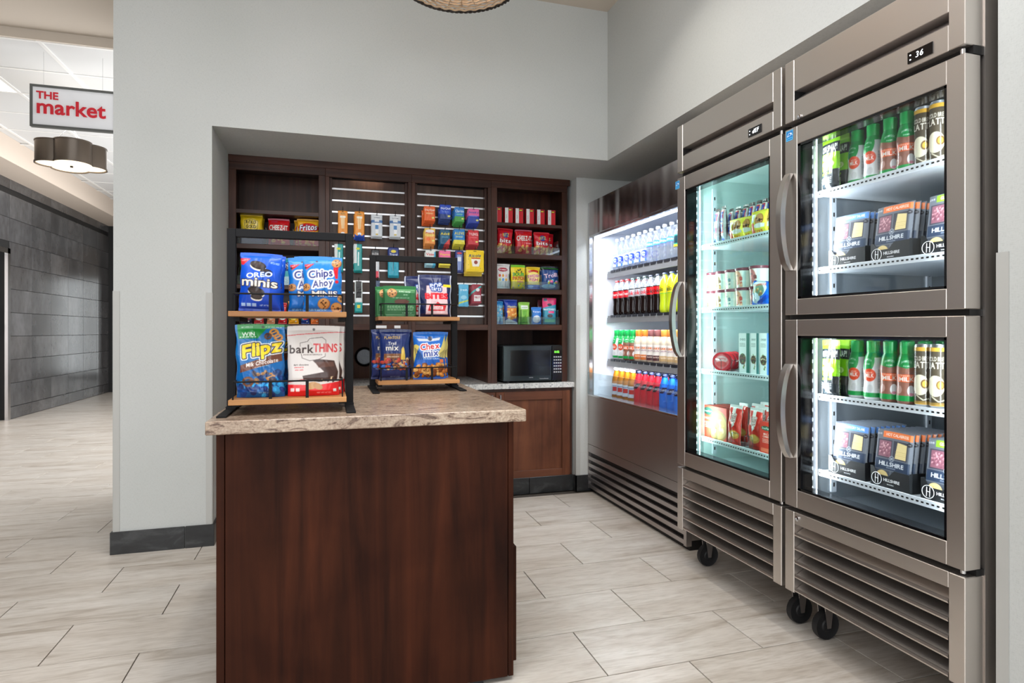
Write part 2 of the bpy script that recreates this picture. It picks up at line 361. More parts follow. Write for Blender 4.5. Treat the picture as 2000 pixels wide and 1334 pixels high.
def bag_mesh(name, w, h, t, bg, fn, res=520, kind='pillow', m='foil', seed=0, crinkle=1.0, back=None):
    """a filled bag: printed front, plain back, sealed ends; origin at the middle of its foot, front towards -y"""
    nx, ny = max(14, int(w * res)), max(16, int(h * res)); C = paint(nx, ny, bg, fn)
    x = np.linspace(-1, 1, nx); y = np.linspace(0, 1, ny); X, Y = np.meshgrid(x, y); r = np.random.default_rng(seed + 11)
    edge = np.clip(1 - np.abs(X) ** 3, 0, 1) ** .6
    if kind == 'pillow': pr = np.clip(np.sin(PI * np.clip((Y - .05) / .89, 0, 1)), 0, 1) ** .5
    elif kind == 'stand': pr = np.clip(np.minimum(1, (.93 - Y) * 1.5), 0, 1) ** .75 * np.clip(.55 + Y * 6, 0, 1)
    elif kind == 'block': pr = np.clip((.90 - Y) * 8, 0, 1) ** .6 * np.ones_like(Y); edge = np.clip((1 - np.abs(X)) * 7, 0, 1) ** .6
    else: pr = np.ones_like(Y) * np.clip((1 - Y) * 30, 0, 1) * np.clip(Y * 30, 0, 1); edge = np.clip((1 - np.abs(X)) * 9, 0, 1)
    T = t / 2 * edge * pr + .0006; wr = np.zeros_like(X)
    for _ in range(14):
        fx, fy, ph, am = r.normal(0, 5), r.normal(0, 4), r.uniform(0, 6.3), r.uniform(.2, 1); wr += am * np.sin(fx * X + fy * Y * h / w * 2 + ph)
    wr = wr / 4; wr = (np.abs(wr) ** .7) * np.sign(wr)
    fold = np.zeros_like(X)
    for _ in range(11):
        cx, an, ln = r.uniform(-.9, .9), r.normal(0, .8), r.uniform(.035, .10); dd = (X - cx - an * (Y - (1 if r.random() < .5 else 0))); fold += np.exp(-(dd / ln) ** 2) * r.uniform(-.5, 1)
    T = T + (wr * .0019 + fold * .0017) * crinkle * np.clip(edge * 1.5, 0, 1) * np.clip(Y * 8, 0, 1) * np.clip((1.02 - Y) * 4, .15, 1)
    sh = 1 - .05 * pr * (t / w) * 2
    if kind == 'block': sh = 1 - .0 * pr
    px = X * w / 2 * sh + .0012 * crinkle * np.sin(Y * 17 + seed) * np.abs(X); pz = Y * h * (1 - .012 * np.abs(X) ** 3)
    v = np.stack([px, -T, pz], -1).reshape(-1, 3); q = gridq(nx, ny)
    bx, by = max(6, nx // 8), max(8, ny // 8); xi = np.round(np.linspace(0, nx - 1, bx)).astype(int); yi = np.round(np.linspace(0, ny - 1, by)).astype(int)
    vb = np.stack([px[np.ix_(yi, xi)], np.abs(T[np.ix_(yi, xi)]) * (1 if kind != 'stand' else .8), pz[np.ix_(yi, xi)]], -1).reshape(-1, 3); n0 = len(v)
    # stitch rim: strips between front edge and back edge
    v = np.concatenate([v, vb]); q = [q, gridq(bx, by, n0, True)]; rim = []
    def strip(front, backi):
        k = len(backi); fr = [front[int(round(i * (len(front) - 1) / (k - 1)))] for i in range(k)]
        for i in range(k - 1):
            rim.append((fr[i], fr[i + 1], backi[i + 1], backi[i]))
    strip([j * nx for j in yi], [n0 + j * bx for j in range(by)]); strip([j * nx + nx - 1 for j in yi], [n0 + j * bx + bx - 1 for j in range(by)])
    strip([int(i) for i in xi], [n0 + i for i in range(bx)]); strip([int((ny - 1) * nx + i) for i in xi], [n0 + (by - 1) * bx + i for i in range(bx)])
    q.append(np.array(rim)); cb = np.empty((len(vb), 3)); cb[:] = back or bg
    me = mesh_np(name, v, np.concatenate(q), M[m], np.concatenate([C.reshape(-1, 3), cb])); return me
def box_mesh(name, w, h, d, bg, fn, res=520, side=None, sidefn=None, top=None, m='card'):
    """a printed carton: front towards -y, printed left side (-x)"""
    nx, ny = max(8, int(w * res)), max(8, int(h * res)); C = paint(nx, ny, bg, fn)
    X, Y = np.meshgrid(np.linspace(-w/2, w/2, nx), np.linspace(0, h, ny)); v = [np.stack([X, np.zeros_like(X), Y], -1).reshape(-1, 3)]; q = [gridq(nx, ny)]; c = [C.reshape(-1, 3)]; n = nx * ny
    nd = max(6, int(d * res)); S = paint(nd, ny, side or bg, sidefn or (lambda c: None))
    D, Y2 = np.meshgrid(np.linspace(d, 0, nd), np.linspace(0, h, ny)); v.append(np.stack([np.full_like(D, -w/2), D, Y2], -1).reshape(-1, 3)); q.append(gridq(nd, ny, n)); c.append(S.reshape(-1, 3)); n += nd * ny
    o = n; k = [(-w/2, 0, 0), (w/2, 0, 0), (w/2, d, 0), (-w/2, d, 0), (-w/2, 0, h), (w/2, 0, h), (w/2, d, h), (-w/2, d, h)]
    v.append(np.array(k)); q.append(np.array([(0, 3, 2, 1), (4, 5, 6, 7), (1, 2, 6, 5), (2, 3, 7, 6)]) + o); cc = np.empty((8, 3)); cc[:] = top or side or bg; c.append(cc)
    return mesh_np(name, np.concatenate(v), np.concatenate(q), M[m], np.concatenate(c), smooth=False)
def wrap_mesh(name, prof, bg, fn, res=520, m='film'):
    """a printed sleeve round a turned shape; middle of the print faces -y; prof = [(r, z), ...]"""
    R = max(p[0] for p in prof); z0, z1 = prof[0][1], prof[-1][1]
    nx, ny = max(24, int(2*PI*R*res)), max(6, int((z1 - z0) * res)); C = paint(nx, ny, bg, fn)
    zz = np.linspace(z0, z1, ny); rr = np.interp(zz, [p[1] for p in prof], [p[0] for p in prof])
    th = -PI/2 + np.linspace(-PI, PI, nx); v = np.stack([rr[:, None] * np.cos(th), rr[:, None] * np.sin(th), np.broadcast_to(zz[:, None], (ny, nx))], -1).reshape(-1, 3)
    return mesh_np(name, v, gridq(nx, ny), M[m], C.reshape(-1, 3))
# ---------------------------------------------------------------- surface materials of the room
def wallpaper():
    m, nt, p = newmat('linen_wallpaper'); mp = coords(nt, (90, 90, 600)); mp2 = coords(nt, (600, 600, 80)); mp3 = coords(nt, (1, 1, 1))
    a = noise(nt, mp, 1, 3); b = noise(nt, mp2, 1, 3); c = noise(nt, mp3, 1.4, 2)
    ad = nt.nodes.new('ShaderNodeMath'); ad.operation = 'ADD'; nt.links.new(a.outputs[0], ad.inputs[0]); nt.links.new(b.outputs[0], ad.inputs[1])
    r = ramp(nt, ad.outputs[0], [(.75, (185, 187, 185)), (1.0, (195, 197, 195))]); r2 = ramp(nt, c.outputs[0], [(.3, (246, 247, 246)), (.7, (255, 255, 255))])
    nt.links.new(mixc(nt, 1.0, r.outputs[0], r2.outputs[0], 'MULTIPLY'), p.inputs['Base Color']); p.inputs['Roughness'].default_value = .75
    bp = nt.nodes.new('ShaderNodeBump'); bp.inputs['Strength'].default_value = .25; bp.inputs['Distance'].default_value = .001
    nt.links.new(ad.outputs[0], bp.inputs['Height']); nt.links.new(bp.outputs[0], p.inputs['Normal']); return m
def travertine(name, axis_scale, stops, rough, bump=.1, tintvar=.05, nscale=1.5, dist=.9):
    m, nt, p = newmat(name); mp = coords(nt, axis_scale)
    oi = nt.nodes.new('ShaderNodeObjectInfo'); vm = nt.nodes.new('ShaderNodeVectorMath'); vm.operation = 'MULTIPLY_ADD'
    cx = nt.nodes.new('ShaderNodeCombineXYZ')
    for i, k in enumerate((37.0, 71.0, 13.0)):
        q = nt.nodes.new('ShaderNodeMath'); q.operation = 'MULTIPLY'; q.inputs[1].default_value = k; nt.links.new(oi.outputs['Random'], q.inputs[0]); nt.links.new(q.outputs[0], cx.inputs[i])
    vm.inputs[1].default_value = (1, 1, 1); nt.links.new(mp.outputs[0], vm.inputs[0]); nt.links.new(cx.outputs[0], vm.inputs[2])
    class O: outputs = [vm.outputs[0]]
    n = noise(nt, O, nscale, 7, dist, .58); n2 = noise(nt, O, nscale * .35, 2); n3 = noise(nt, O, nscale * 7, 4)
    r = ramp(nt, n.outputs[0], stops); r2 = ramp(nt, n2.outputs[0], [(.3, (238, 234, 230)), (.7, (255, 255, 255))]); r3 = ramp(nt, n3.outputs[0], [(.3, (236, 234, 232)), (.55, (255, 255, 255))])
    c = mixc(nt, 1.0, r.outputs[0], r2.outputs[0], 'MULTIPLY'); c = mixc(nt, 1.0, c, r3.outputs[0], 'MULTIPLY')
    mr = nt.nodes.new('ShaderNodeMapRange'); mr.inputs[3].default_value = 1 - tintvar; mr.inputs[4].default_value = 1; nt.links.new(oi.outputs['Random'], mr.inputs[0])
    hv = nt.nodes.new('ShaderNodeHueSaturation'); nt.links.new(mr.outputs[0], hv.inputs['Value']); nt.links.new(c, hv.inputs['Color'])
    nt.links.new(hv.outputs[0], p.inputs['Base Color']); p.inputs['Roughness'].default_value = rough
    bp = nt.nodes.new('ShaderNodeBump'); bp.inputs['Strength'].default_value = bump; bp.inputs['Distance'].default_value = .002
    nt.links.new(n.outputs[0], bp.inputs['Height']); nt.links.new(bp.outputs[0], p.inputs['Normal']); return m
def granite():
    m, nt, p = newmat('granite'); mp = coords(nt, (7, 24, 18)); n = noise(nt, mp, 1.9, 6, 2.2, .66); n2 = noise(nt, coords(nt, (1, 1, 1)), 3, 3, .5); n3 = noise(nt, coords(nt, (1, 1, 1)), 160, 2)
    r = ramp(nt, n.outputs[0], [(.30, (70, 54, 46)), (.39, (134, 112, 98)), (.46, (186, 166, 148)), (.60, (206, 190, 172)), (.72, (160, 142, 128))])
    r2 = ramp(nt, n2.outputs[0], [(.3, (214, 206, 200)), (.7, (255, 252, 248))]); r3 = ramp(nt, n3.outputs[0], [(.35, (205, 200, 196)), (.6, (255, 255, 255))])
    c = mixc(nt, 1.0, r.outputs[0], r2.outputs[0], 'MULTIPLY'); c = mixc(nt, .7, c, r3.outputs[0], 'MULTIPLY')
    nt.links.new(c, p.inputs['Base Color']); p.inputs['Roughness'].default_value = .26; p.inputs['Coat Weight'].default_value = .1; return m
def granite_white():
    m, nt, p = newmat('pale_granite'); n = noise(nt, coords(nt, (1, 1, 1)), 70, 4, .4); n2 = noise(nt, coords(nt, (1, 1, 1)), 14, 3)
    r = ramp(nt, n.outputs[0], [(.32, (140, 142, 146)), (.48, (212, 212, 208)), (.7, (232, 231, 226))]); r2 = ramp(nt, n2.outputs[0], [(.3, (222, 222, 224)), (.7, (255, 255, 255))])
    nt.links.new(mixc(nt, 1.0, r.outputs[0], r2.outputs[0], 'MULTIPLY'), p.inputs['Base Color']); p.inputs['Roughness'].default_value = .2; return m
M['wall'] = wallpaper(); M['ceil'] = mat('beige_paint', (208, 197, 184), .8, bump=(90, .08)); M['beige'] = mat('warm_paint', (214, 200, 186), .8)
M['act'] = mat('ceiling_tile', (218, 219, 219), .85, bump=(260, .35, .002)); M['tbar'] = mat('ceiling_grid_metal', (238, 238, 236), .5)
M['grout'] = mat('grout', (70, 64, 58), .8); M['floor'] = travertine('floor_travertine', (1.6, 11, 4), [(.28, (174, 164, 152)), (.42, (203, 196, 187)), (.58, (218, 213, 206)), (.75, (206, 199, 190))], .3)
M['dark'] = travertine('dark_wall_tile', (2, 1.6, .9), [(.25, (66, 66, 68)), (.5, (88, 88, 90)), (.75, (112, 112, 114))], .16, .008, .3, 1.6, .25); M['darkgrout'] = mat('dark_grout', (16, 16, 17), .6)
M['base'] = travertine('black_base_tile', (4, 4, 9), [(.3, (24, 25, 27)), (.55, (40, 42, 44)), (.75, (74, 76, 78))], .3, .05, .1)
M['granite'] = granite(); M['granite_w'] = granite_white(); M['guard'] = mat('corner_guard', (176, 176, 172), .45)
# ---------------------------------------------------------------- room shell
def struct(name, mb, m, smooth=False): o = mb.obj(name, m, smooth=smooth); o['kind'] = 'structure'; return o
FL = struct('floor', MB().box(-6.5, 2.6, -4.5, 19.2, -.06, -.006), M['grout'])
tile_me = MB().box(-.298, .298, -.148, .148, -.008, 0, .0006).mesh('tile', M['floor'])
far = MB(); near = MB()
for j in range(-14, 46):
    y = 2.405 + .2996 * (j + .5)                # row centres measured from the joints
    for i in range(-9, 5):
        x = 1.169 + (.3 if j % 2 == 0 else 0) + .6 * (i + .5) - .6 * 2
        if x > 2.4 or x < -5.2: continue
        if y > 3.62 and x > -.8 and not (y < 4.0 and x < 1.9): continue
        if .85 < y < 7.8 and -3.95 - .3 < x and abs(math.atan2(x, y) - YAW) < math.radians(48): link('tile', tile_me, FL, (x, y, 0))
        else: (far if y > 7.8 else near).box(x - .2982, x + .2982, y - .1482, y + .1482, -.008, 0)
for mb in (far, near): o = mb.obj('distant_tiles', M['floor'], FL); o['kind'] = 'stuff'
YB, XR, ZC, ZS = 3.5, 1.68, 3.127, 2.192       # back wall plane, right wall plane, ceiling, soffit
wb = struct('wall_back', MB().box(-1.035, -.585, YB, 4.9, 0, ZC).box(-.585, XR + .001, YB, 3.96, ZS, ZC).box(-.585, 2.6, 3.96, 4.9, ZS, ZC)
            .box(1.655, 2.6, 3.945, 4.9, 0, ZS).box(-.585, 1.655, 4.78, 4.9, 0, ZS), M['wall'])
wr = struct('wall_right', MB().box(XR, 2.6, -4.5, 1.163, 0, ZC).box(XR, 2.6, 1.163, 3.96, ZS, ZC).box(2.5, 2.6, 1.163, 3.96, 0, ZS), M['wall'])
struct('ceiling', MB().box(-6.5, 2.6, -4.5, 4.82, ZC, ZC + .25).box(-6.5, 2.6, 4.80, 4.821, 3.062, ZC), M['ceil'])
# left wall of the corridor: dark tiles, soffit, lift
wl = struct('wall_left', MB().box(-4.0, -3.862, -4.5, 7.3, 0, 3.035).box(-4.0, -3.862, 7.3, 9.15, 2.16, 3.035).box(-4.0, -3.862, 9.15, 12.78, 0, 3.035), M['darkgrout'])
dt = MB().box(-.008, .004, -.297, .297, -.1465, .1465, .0008).mesh('tile', M['dark'])
for k in range(11):
    z = .158 + .2985 * (k - .5) ; 
    for j in range(-12, 6):
        y = 9.177 + .6 * (j + .5)
        if 7.2 < y < 9.2 and z < 2.2: continue
        if y < 5: continue
        o = link('tile', dt, wl, (-3.858, y, z if z > 0 else .075)); 
        if k == 0: o.scale[2] = .5; o.location[2] = .08
        if k == 10: o.scale[2] = .42; o.location[2] = 2.91 + .065
struct('wall_left.001', MB().box(-6.4, -3.7, 12.78, 13.4, 0, 3.3).box(-6.4, -3.8, 13.4, 19.2, 0, 3.3), M['darkgrout'])
struct('trim_1', MB().box(-3.86, -3.45, -4.5, 19.2, 3.035, 3.31), M['beige'])
# lift opening in the dark wall
d1 = thing('door_1', None, None); d1['kind'] = 'structure'
MB().box(-3.87, -3.835, 9.09, 9.155, 0, 2.155).box(-3.87, -3.835, 7.30, 9.155, 2.09, 2.155).box(-3.87, -3.835, 7.30, 7.365, 0, 2.09).obj('door_frame', M['chrome'], d1)
MB().box(-3.98, -3.94, 7.36, 8.22, .01, 2.1).obj('door_panel', M['steel_v'], d1); MB().box(-3.98, -3.94, 8.24, 9.1, .01, 2.1).obj('door_panel', M['steel_v'], d1)
MB().box(-3.94, -3.925, 8.97, 9.06, 1.08, 1.42).obj('call_plate', M['steel'], d1); MB().box(-3.925, -3.92, 8.99, 9.04, 1.12, 1.2).obj('call_screen', M['blackgloss'], d1)
# suspended ceiling of the corridor
AC = 3.3
cg = struct('ceiling.001', MB().box(-3.46, 2.4, 4.82, 19.2, AC + .0125, AC + .05), M['act'])
at_ = MB().box(-.305, .305, -.302, .302, 0, .012, .003).mesh('ceiling_tile', M['act'])
gb = MB()
for i in range(5): gb.box(-2.09 - .62 * 2 + .62 * i - .015, -2.09 - .62 * 2 + .62 * i + .015, 4.83, 14, AC - .006, AC + .0005)
for j in range(-1, 15):
    y = 5.42 + .61 * j; gb.box(-3.46, -.6, y - .013, y + .013, AC - .005, AC + .0)
    for i in range(4):
        x = -2.09 - .62 * 1.5 + .62 * i
        if not (i == 0 and j == 1): link('ceiling_tile', at_, cg, (x, y + .305, AC + .0003))
gb.obj('ceiling_grid', M['tbar'], cg)
pl = thing('ceiling_light', 'flat square white ceiling light set into the corridor ceiling grid', 'light', (-3.02, 6.335, AC))
MB().box(-.3, .3, -.29, .29, -.004, .012).obj('diffuser', mat('light_panel', (255, 255, 255), .5, emit=(255, 252, 245), estr=1.2), pl)
# daylight at the far end of the corridor (seen in the polished tiles)
struct('wall_far', MB().box(-6.5, -1.95, 19.0, 19.2, 0, 3.3).box(-1.95, -.85, 19.0, 19.2, 2.5, 3.3).box(-1.70, -1.36, 18.9, 19.2, 0, 2.5).box(-.85, 2.6, 19.0, 19.2, 0, 3.3), M['beige'])
struct('window_1', MB().box(-1.95, -.85, 19.1, 19.14, .0, 2.5), M['window'])
struct('wall_corridor', MB().box(-.8, -.7, 4.9, 19.0, 0, 3.3), M['beige'])
# corner guards and base tiles
def guard(n, x, y, z0, z1, sx, sy, L=.028):
    mb = MB().box(min(x, x + sx * L), max(x, x + sx * L), y - .003 if sy > 0 else y, y if sy > 0 else y + .003, z0, z1)
    mb.box(x if sx < 0 else x - .003, x + .003 if sx < 0 else x, min(y, y + sy * L), max(y, y + sy * L), z0, z1); struct(n, mb, M['guard'])
guard('trim_2', -1.035, YB, .112, 1.32, 1, 1); guard('trim_3', -.585, YB, .112, 1.32, -1, 1); guard('trim_4', 1.655, 3.945, .112, 1.3, 1, 1)
struct('trim_5', MB().box(XR - .003, XR, 1.135, 1.166, 0, 1.325).box(XR, XR + .028, 1.163, 1.166, 0, 1.325), M['guard'])
def base(n, segs):
    r = thing(n, None, None); r['kind'] = 'structure'
    for s in segs: MB().box(*s, .0, .112, .0015).obj('tile', M['base'], r)
base('baseboard_back', [(-1.047, -.712, YB - .012, YB), (-.709, -.573, YB - .012, YB), (-.585, -.573, YB, 3.97), (-1.047, -1.035, YB, 4.1)])
base('baseboard_cabinet', [(-.57, .118, 3.975, 3.99), (.121, .718, 3.975, 3.99), (.721, 1.318, 3.975, 3.99), (1.321, 1.643, 3.975, 3.99)])
base('baseboard_right', [(1.643, 1.655, 3.933, 3.975), (1.643, 1.76, 3.933, 3.945)])
base('baseboard_near', [(XR - .012, XR, .6, 1.15)])

# ---------------------------------------------------------------- built-in cabinets in the recess
CF = 4.04
def shelf_unit(x0, x1, label, shelves, niche=True, back=4.34):
    t = thing('shelf_cabinet', label, 'cabinet', ((x0 + x1) / 2, CF, .761)); a, b = x0 - (x0+x1)/2, x1 - (x0+x1)/2; zb = -.761
    st = .0415
    MB().box(a, a + st, 0, .022, 0, 2.105 + zb, .0015).obj('stile', M['wood'], t); MB().box(b - st, b, 0, .022, 0, 2.105 + zb, .0015).obj('stile', M['wood'], t)
    MB().box(a, b, 0, .022, 2.105 + zb, 2.172 + zb, .0015).obj('top_rail', M['wood_x'], t)
    for x, e in ((a, a + .02), (b - .02, b)): MB().box(x, e, .022, .73, 0, 2.17 + zb).obj('side_panel', M['wood'], t)
    MB().box(a + .02, b - .02, back - CF, back - CF + .012, 1.125 + zb, 2.17 + zb).obj('back_panel', M['wood'], t)
    MB().box(a + .02, b - .02, .022, back - CF, 2.15 + zb, 2.17 + zb).obj('top_panel', M['wood_x'], t)
    MB().box(a + .02, b - .02, .72, .732, 0, 1.13 + zb).obj('back_panel', M['wood'], t)
    for z, th in shelves: MB().box(a + .02, b - .02, .002, back - CF if z > 1.2 else .72, z - th + zb, z + zb, .0015).obj('shelf' if z > 1.2 else 'bottom_rail', M['wood_x'], t)
    return t
U1 = shelf_unit(-.583, -.021, 'dark wooden shelf unit at the left end of the recess, beside the grey wall', [(1.867, .025), (1.655, .029), (1.405, .025), (1.163, .038)])
U4 = shelf_unit(1.066, 1.626, 'dark wooden shelf unit at the right end, above the microwave', [(1.869, .022), (1.655, .032), (1.411, .033), (1.163, .038)])
def slat_unit(x0, x1, label):
    cx = (x0 + x1) / 2; t = thing('slatwall_cabinet', label, 'cabinet', (cx, CF, .761)); a, b = x0 - cx, x1 - cx; zb = -.761; st = .024
    MB().box(a, a + st, 0, .022, 0, 2.1 + zb, .0015).obj('stile', M['wood'], t); MB().box(b - st, b, 0, .022, 0, 2.1 + zb, .0015).obj('stile', M['wood'], t)
    MB().box(a, b, 0, .022, 2.1 + zb, 2.172 + zb, .0015).obj('top_rail', M['wood_x'], t)
    for x, e in ((a, a + .018), (b - .018, b)): MB().box(x, e, .022, .73, 0, 2.17 + zb).obj('side_panel', M['wood'], t)
    MB().box(a + .018, b - .018, .002, .72, 1.125 + zb, 1.163 + zb, .0015).obj('bottom_rail', M['wood_x'], t)
    MB().box(a + .018, b - .018, .72, .732, 0, 1.13 + zb).obj('back_panel', M['wood_door'], t)
    MB().box(a + .018, b - .018, .022, .1, 2.15 + zb, 2.17 + zb).obj('top_panel', M['wood_x'], t)
    for s in (a + st, b - st - .016): MB().box(min(s, s + .016), max(s, s + .016), .03, .062, 1.163 + zb, 2.1 + zb).obj('trim_strip', M['wood'], t)
    MB().box(a + .018, b - .018, .085, .095, 1.163 + zb, 2.15 + zb).obj('back_panel', M['black'], t)
    zs = [2.1] + [2.04 - .0745 * k for k in range(12)] + [1.163]
    for k in range(13):
        hi = zs[k] - (.006 if k else 0); lo = zs[k + 1] + (.006 if k < 12 else 0)
        MB().box(a + st + .014, b - st - .014, .06, .078, lo + zb, hi + zb, .001).obj('slat', M['slat'], t)
        if k < 12: MB().box(a + st + .016, b - st - .016, .066, .08, zs[k + 1] - .0058 + zb, zs[k + 1] + .0058 + zb).obj('aluminium_strip', M['alu'], t)
    return t
U2 = slat_unit(-.021, .5235, 'dark slatwall cabinet holding sunscreen, toothbrush and comb packs')
U3 = slat_unit(.5235, 1.066, 'dark slatwall cabinet holding the medicine packets, beside the right shelf unit')
area('slatwall_lamp', (.25, 4.062, 2.12), .2, .5, (1, .84, .64), sy=.03, rot=(math.radians(-12), 0, 0)); 
struct('trim_6', MB().box(-.585, 1.64, CF - .012, CF, 2.150, ZS), M['wood_x'])
for x, z in ((.215, 0), (.33, 0)):
    o = MB().box(-.045 if x < .3 else -.02, .045 if x < .3 else .02, -.002, 0, -.009, .009).obj('shelf_label_plate', M['white'], loc=(x + .1, CF - .0005, 1.146))
    tag(o, ('longer' if x < .3 else 'shorter') + ' blank white price plate on the dark rail under the slatwall', 'plate')
# round stainless fitting in the niche
x, y, z = onY(712, 697, 4.74)
rf = thing('cup_dispenser', 'black-ringed round fitting on the brown panel behind the racks', 'dispenser', (x, 4.755, z))
v = MB().lathe([(.055, 0), (.058, .02), (.07, .03), (.074, .02), (.074, 0)], 28, capt=False, capb=False); v.v = [(a, -c, b) for a, b, c in v.v]; v.obj('ring', M['blackgloss'], rf, True)
v = MB().lathe([(.001, .002), (.03, .012), (.055, .004)], 24, capt=False, capb=False); v.v = [(a, -c, b) for a, b, c in v.v]; v.obj('lining', mat('crumpled_film', (200, 206, 214), .25, bump=(60, 1, .01)), rf, True)

tag(MB().box(-.583, 1.653, 3.972, 4.772, .725, .761, .002).obj('worktop', M['granite_w']), 'pale speckled granite worktop under the microwave and shelves', 'worktop')
def base_cab(x0, x1, label, handles):
    t = thing('base_cabinet', label, 'cabinet', ((x0 + x1) / 2, 4.0, 0)); cx = (x0 + x1) / 2; a, b = x0 - cx, x1 - cx
    MB().box(a, b, 0, .77, .09, .725).box(a + .001, b - .001, -.008, .2, 0, .09).obj('carcass', M['wood'], t)
    mid = 0
    for s, (l, r) in enumerate(((a + .012, mid - .002), (mid + .002, b - .022))):
        w = .058
        d = MB().box(l + w - .004, r - w + .004, -.009, 0, .102 + w - .004, .703 - w + .004).obj('door', M['wood_door'], t)
        for x0_, x1_ in ((l, l + w), (r - w, r)): MB().box(x0_, x1_, -.02, 0, .102, .703, .0015).obj('door_stile', M['wood_door'], d)
        for z0_ in (.102, .703 - w): MB().box(l + w, r - w, -.02, 0, z0_, z0_ + w, .001).obj('door_rail', M['wood_door_x'], d)
        hx = r - .026 if s == 0 else l + .026
        if handles: MB().tube([(hx, -.02, .685), (hx, -.045, .685), (hx, -.045, .60), (hx, -.02, .60)], .0055, 8).obj('handle', M['alu'], d, True)
    return t
base_cab(.520, 1.643, 'brown base cabinet with recessed-panel doors under the microwave', True)
base_cab(-.585, .518, 'brown base cabinet hidden behind the island, left of the other', True)

# ---------------------------------------------------------------- island
isl = thing('island_counter', 'dark brown wooden island with a brown-veined granite top', 'counter', (.13, 1.87, 0))
MB().box(-.42, .425, .012, .94, .02, .832).box(-.36, .38, .06, .9, 0, .02).obj('carcass', M['wood_island'], isl)
MB().box(-.409, .418, 0, .012, .015, .832, .001).obj('end_panel', M['wood_island'], isl)
MB().box(-.432, -.411, 0, .94, .015, .832, .001).obj('corner_stile', M['wood_island'], isl); MB().box(.42, .437, 0, .04, .015, .832, .001).obj('corner_stile', M['wood_island'], isl)
MB().box(.425, .437, .04, .94, .015, .832).obj('side_panel', M['wood_island'], isl)
MB().box(.437, .456, .03, .46, .045, .418, .0015).obj('drawer_front', M['wood_island'], isl); MB().box(.437, .456, .47, .92, .045, .418, .0015).obj('drawer_front', M['wood_island'], isl)
MB().box(.30, .34, .01, .03, 0, .02).obj('levelling_foot', M['rubber'], isl)
MB().box(-.456, .472, -.025, .985, .832, .870, .0025).obj('granite_top', M['granite'], isl)

# ---------------------------------------------------------------- display racks
ZI = .8702
def bowpath(pts, r, seg=4):
    out = []
    for i, p in enumerate(pts):
        p = np.array(p, float)
        if 0 < i < len(pts) - 1:
            a = np.array(pts[i-1], float) - p; b = np.array(pts[i+1], float) - p; a /= np.linalg.norm(a); b /= np.linalg.norm(b)
            for k in range(seg + 1): t = k / seg; out.append(p + a * r * (1-t)**2 + b * r * t**2)
        else: out.append(p)
    return out
def rack(x, y, label, w=.386):
    t = thing('display_rack', label, 'rack', (x, y, ZI)); h = w / 2; H = .574
    MB().box(-h, -h + .0255, -.0125, .0125, .004, H, .001).box(h - .0255, h, -.0125, .0125, .004, H, .001).box(-h + .0255, h - .0255, -.0125, .0125, H - .0255, H, .001).obj('frame', M['powder'], t)
    for s in (-1, 1):
        c = s * (h - .013); MB().box(c - .014, c + .014, -.20, .145, .0, .006, .001).box(c - .014, c + .014, -.03, .03, .006, .012).obj('foot', M['powder'], t)
    for z in (.047, .308):
        tr = MB().box(-.167, .167, -.17, .135, z - .0155, z, .001).obj('tray', M['tray'], t)
        for q in (-.155, .155): MB().box(q - .01, q + .01, -.1, .1, z - .028, z - .016).obj('bracket', M['powder'], t)
        g = MB().tube(bowpath([(-.155, .11, z), (-.155, .11, z + .052), (-.155, -.162, z + .052), (.155, -.162, z + .052), (.155, .11, z + .052), (.155, .11, z)], .012), .0026, 8)
        for q in (-.155, .155): g.tube([(q, -.162, z), (q, -.162, z + .052)], .0026, 6)
        for q in (-.052, .052): g.box(q - .0045, q + .0045, -.1635, -.1605, z, z + .052)
        g.obj('guard_rail', M['powder'], tr, True)
    return t
rack(-.115, 2.11, 'black two-tier rack at the front of the island, holding cookie and chocolate bags')
rack(.3565, 2.67, 'black two-tier rack at the back of the island, holding bites and snack mixes', .379)

# ---------------------------------------------------------------- refrigerators
def bow_handle(z0, z1, x, wd=.026, pro=.052):
    n = 14; o = []; i = []
    for k in range(n + 1):
        t = k / n; z = z0 + (z1 - z0) * t; s = math.sin(PI * t) ** .62
        o.append((-.004 - pro * (.25 + .75 * s), z)); i.append((-.0 - (pro - .016) * s * (1 if .07 < t < .93 else 0), z))
    o[0] = (-.016, z0); o[-1] = (-.016, z1)
    poly = o + i[::-1]; n2 = len(poly); mb = MB()
    vs = [(a, y, z) for a in (x - wd/2, x + wd/2) for y, z in poly]; fs = [(k, (k+1) % n2, n2 + (k+1) % n2, n2 + k) for k in range(n2)]
    m = len(o)
    for k in range(m - 1):
        fs += [(k, k+1, n2-2-k, n2-1-k), (n2+k, n2+n2-1-k, n2+n2-2-k, n2+k+1)]
    return mb.add(vs, fs)
def letters(s, size, depth, m, parent, loc, rot=(PI/2, 0, 0), name='lettering', offset=0, shear=0, align='LEFT', spacing=1):
    cu = bpy.data.curves.new(name, 'FONT'); cu.body = s; cu.size = size; cu.extrude = depth; cu.offset = offset; cu.resolution_u = 4; cu.shear = shear; cu.align_x = align; cu.space_character = spacing
    o = bpy.data.objects.new('tmp', cu); COL.objects.link(o); bpy.context.view_layer.update()
    me = bpy.data.meshes.new_from_object(o.evaluated_get(bpy.context.evaluated_depsgraph_get())); bpy.data.objects.remove(o); me.materials.clear(); me.materials.append(m)
    r = link(name, me, parent, loc); r.rotation_euler = rot; return r
M['disp'] = mat('display_digits', (255, 255, 255), .5, emit=(240, 248, 255), estr=3)
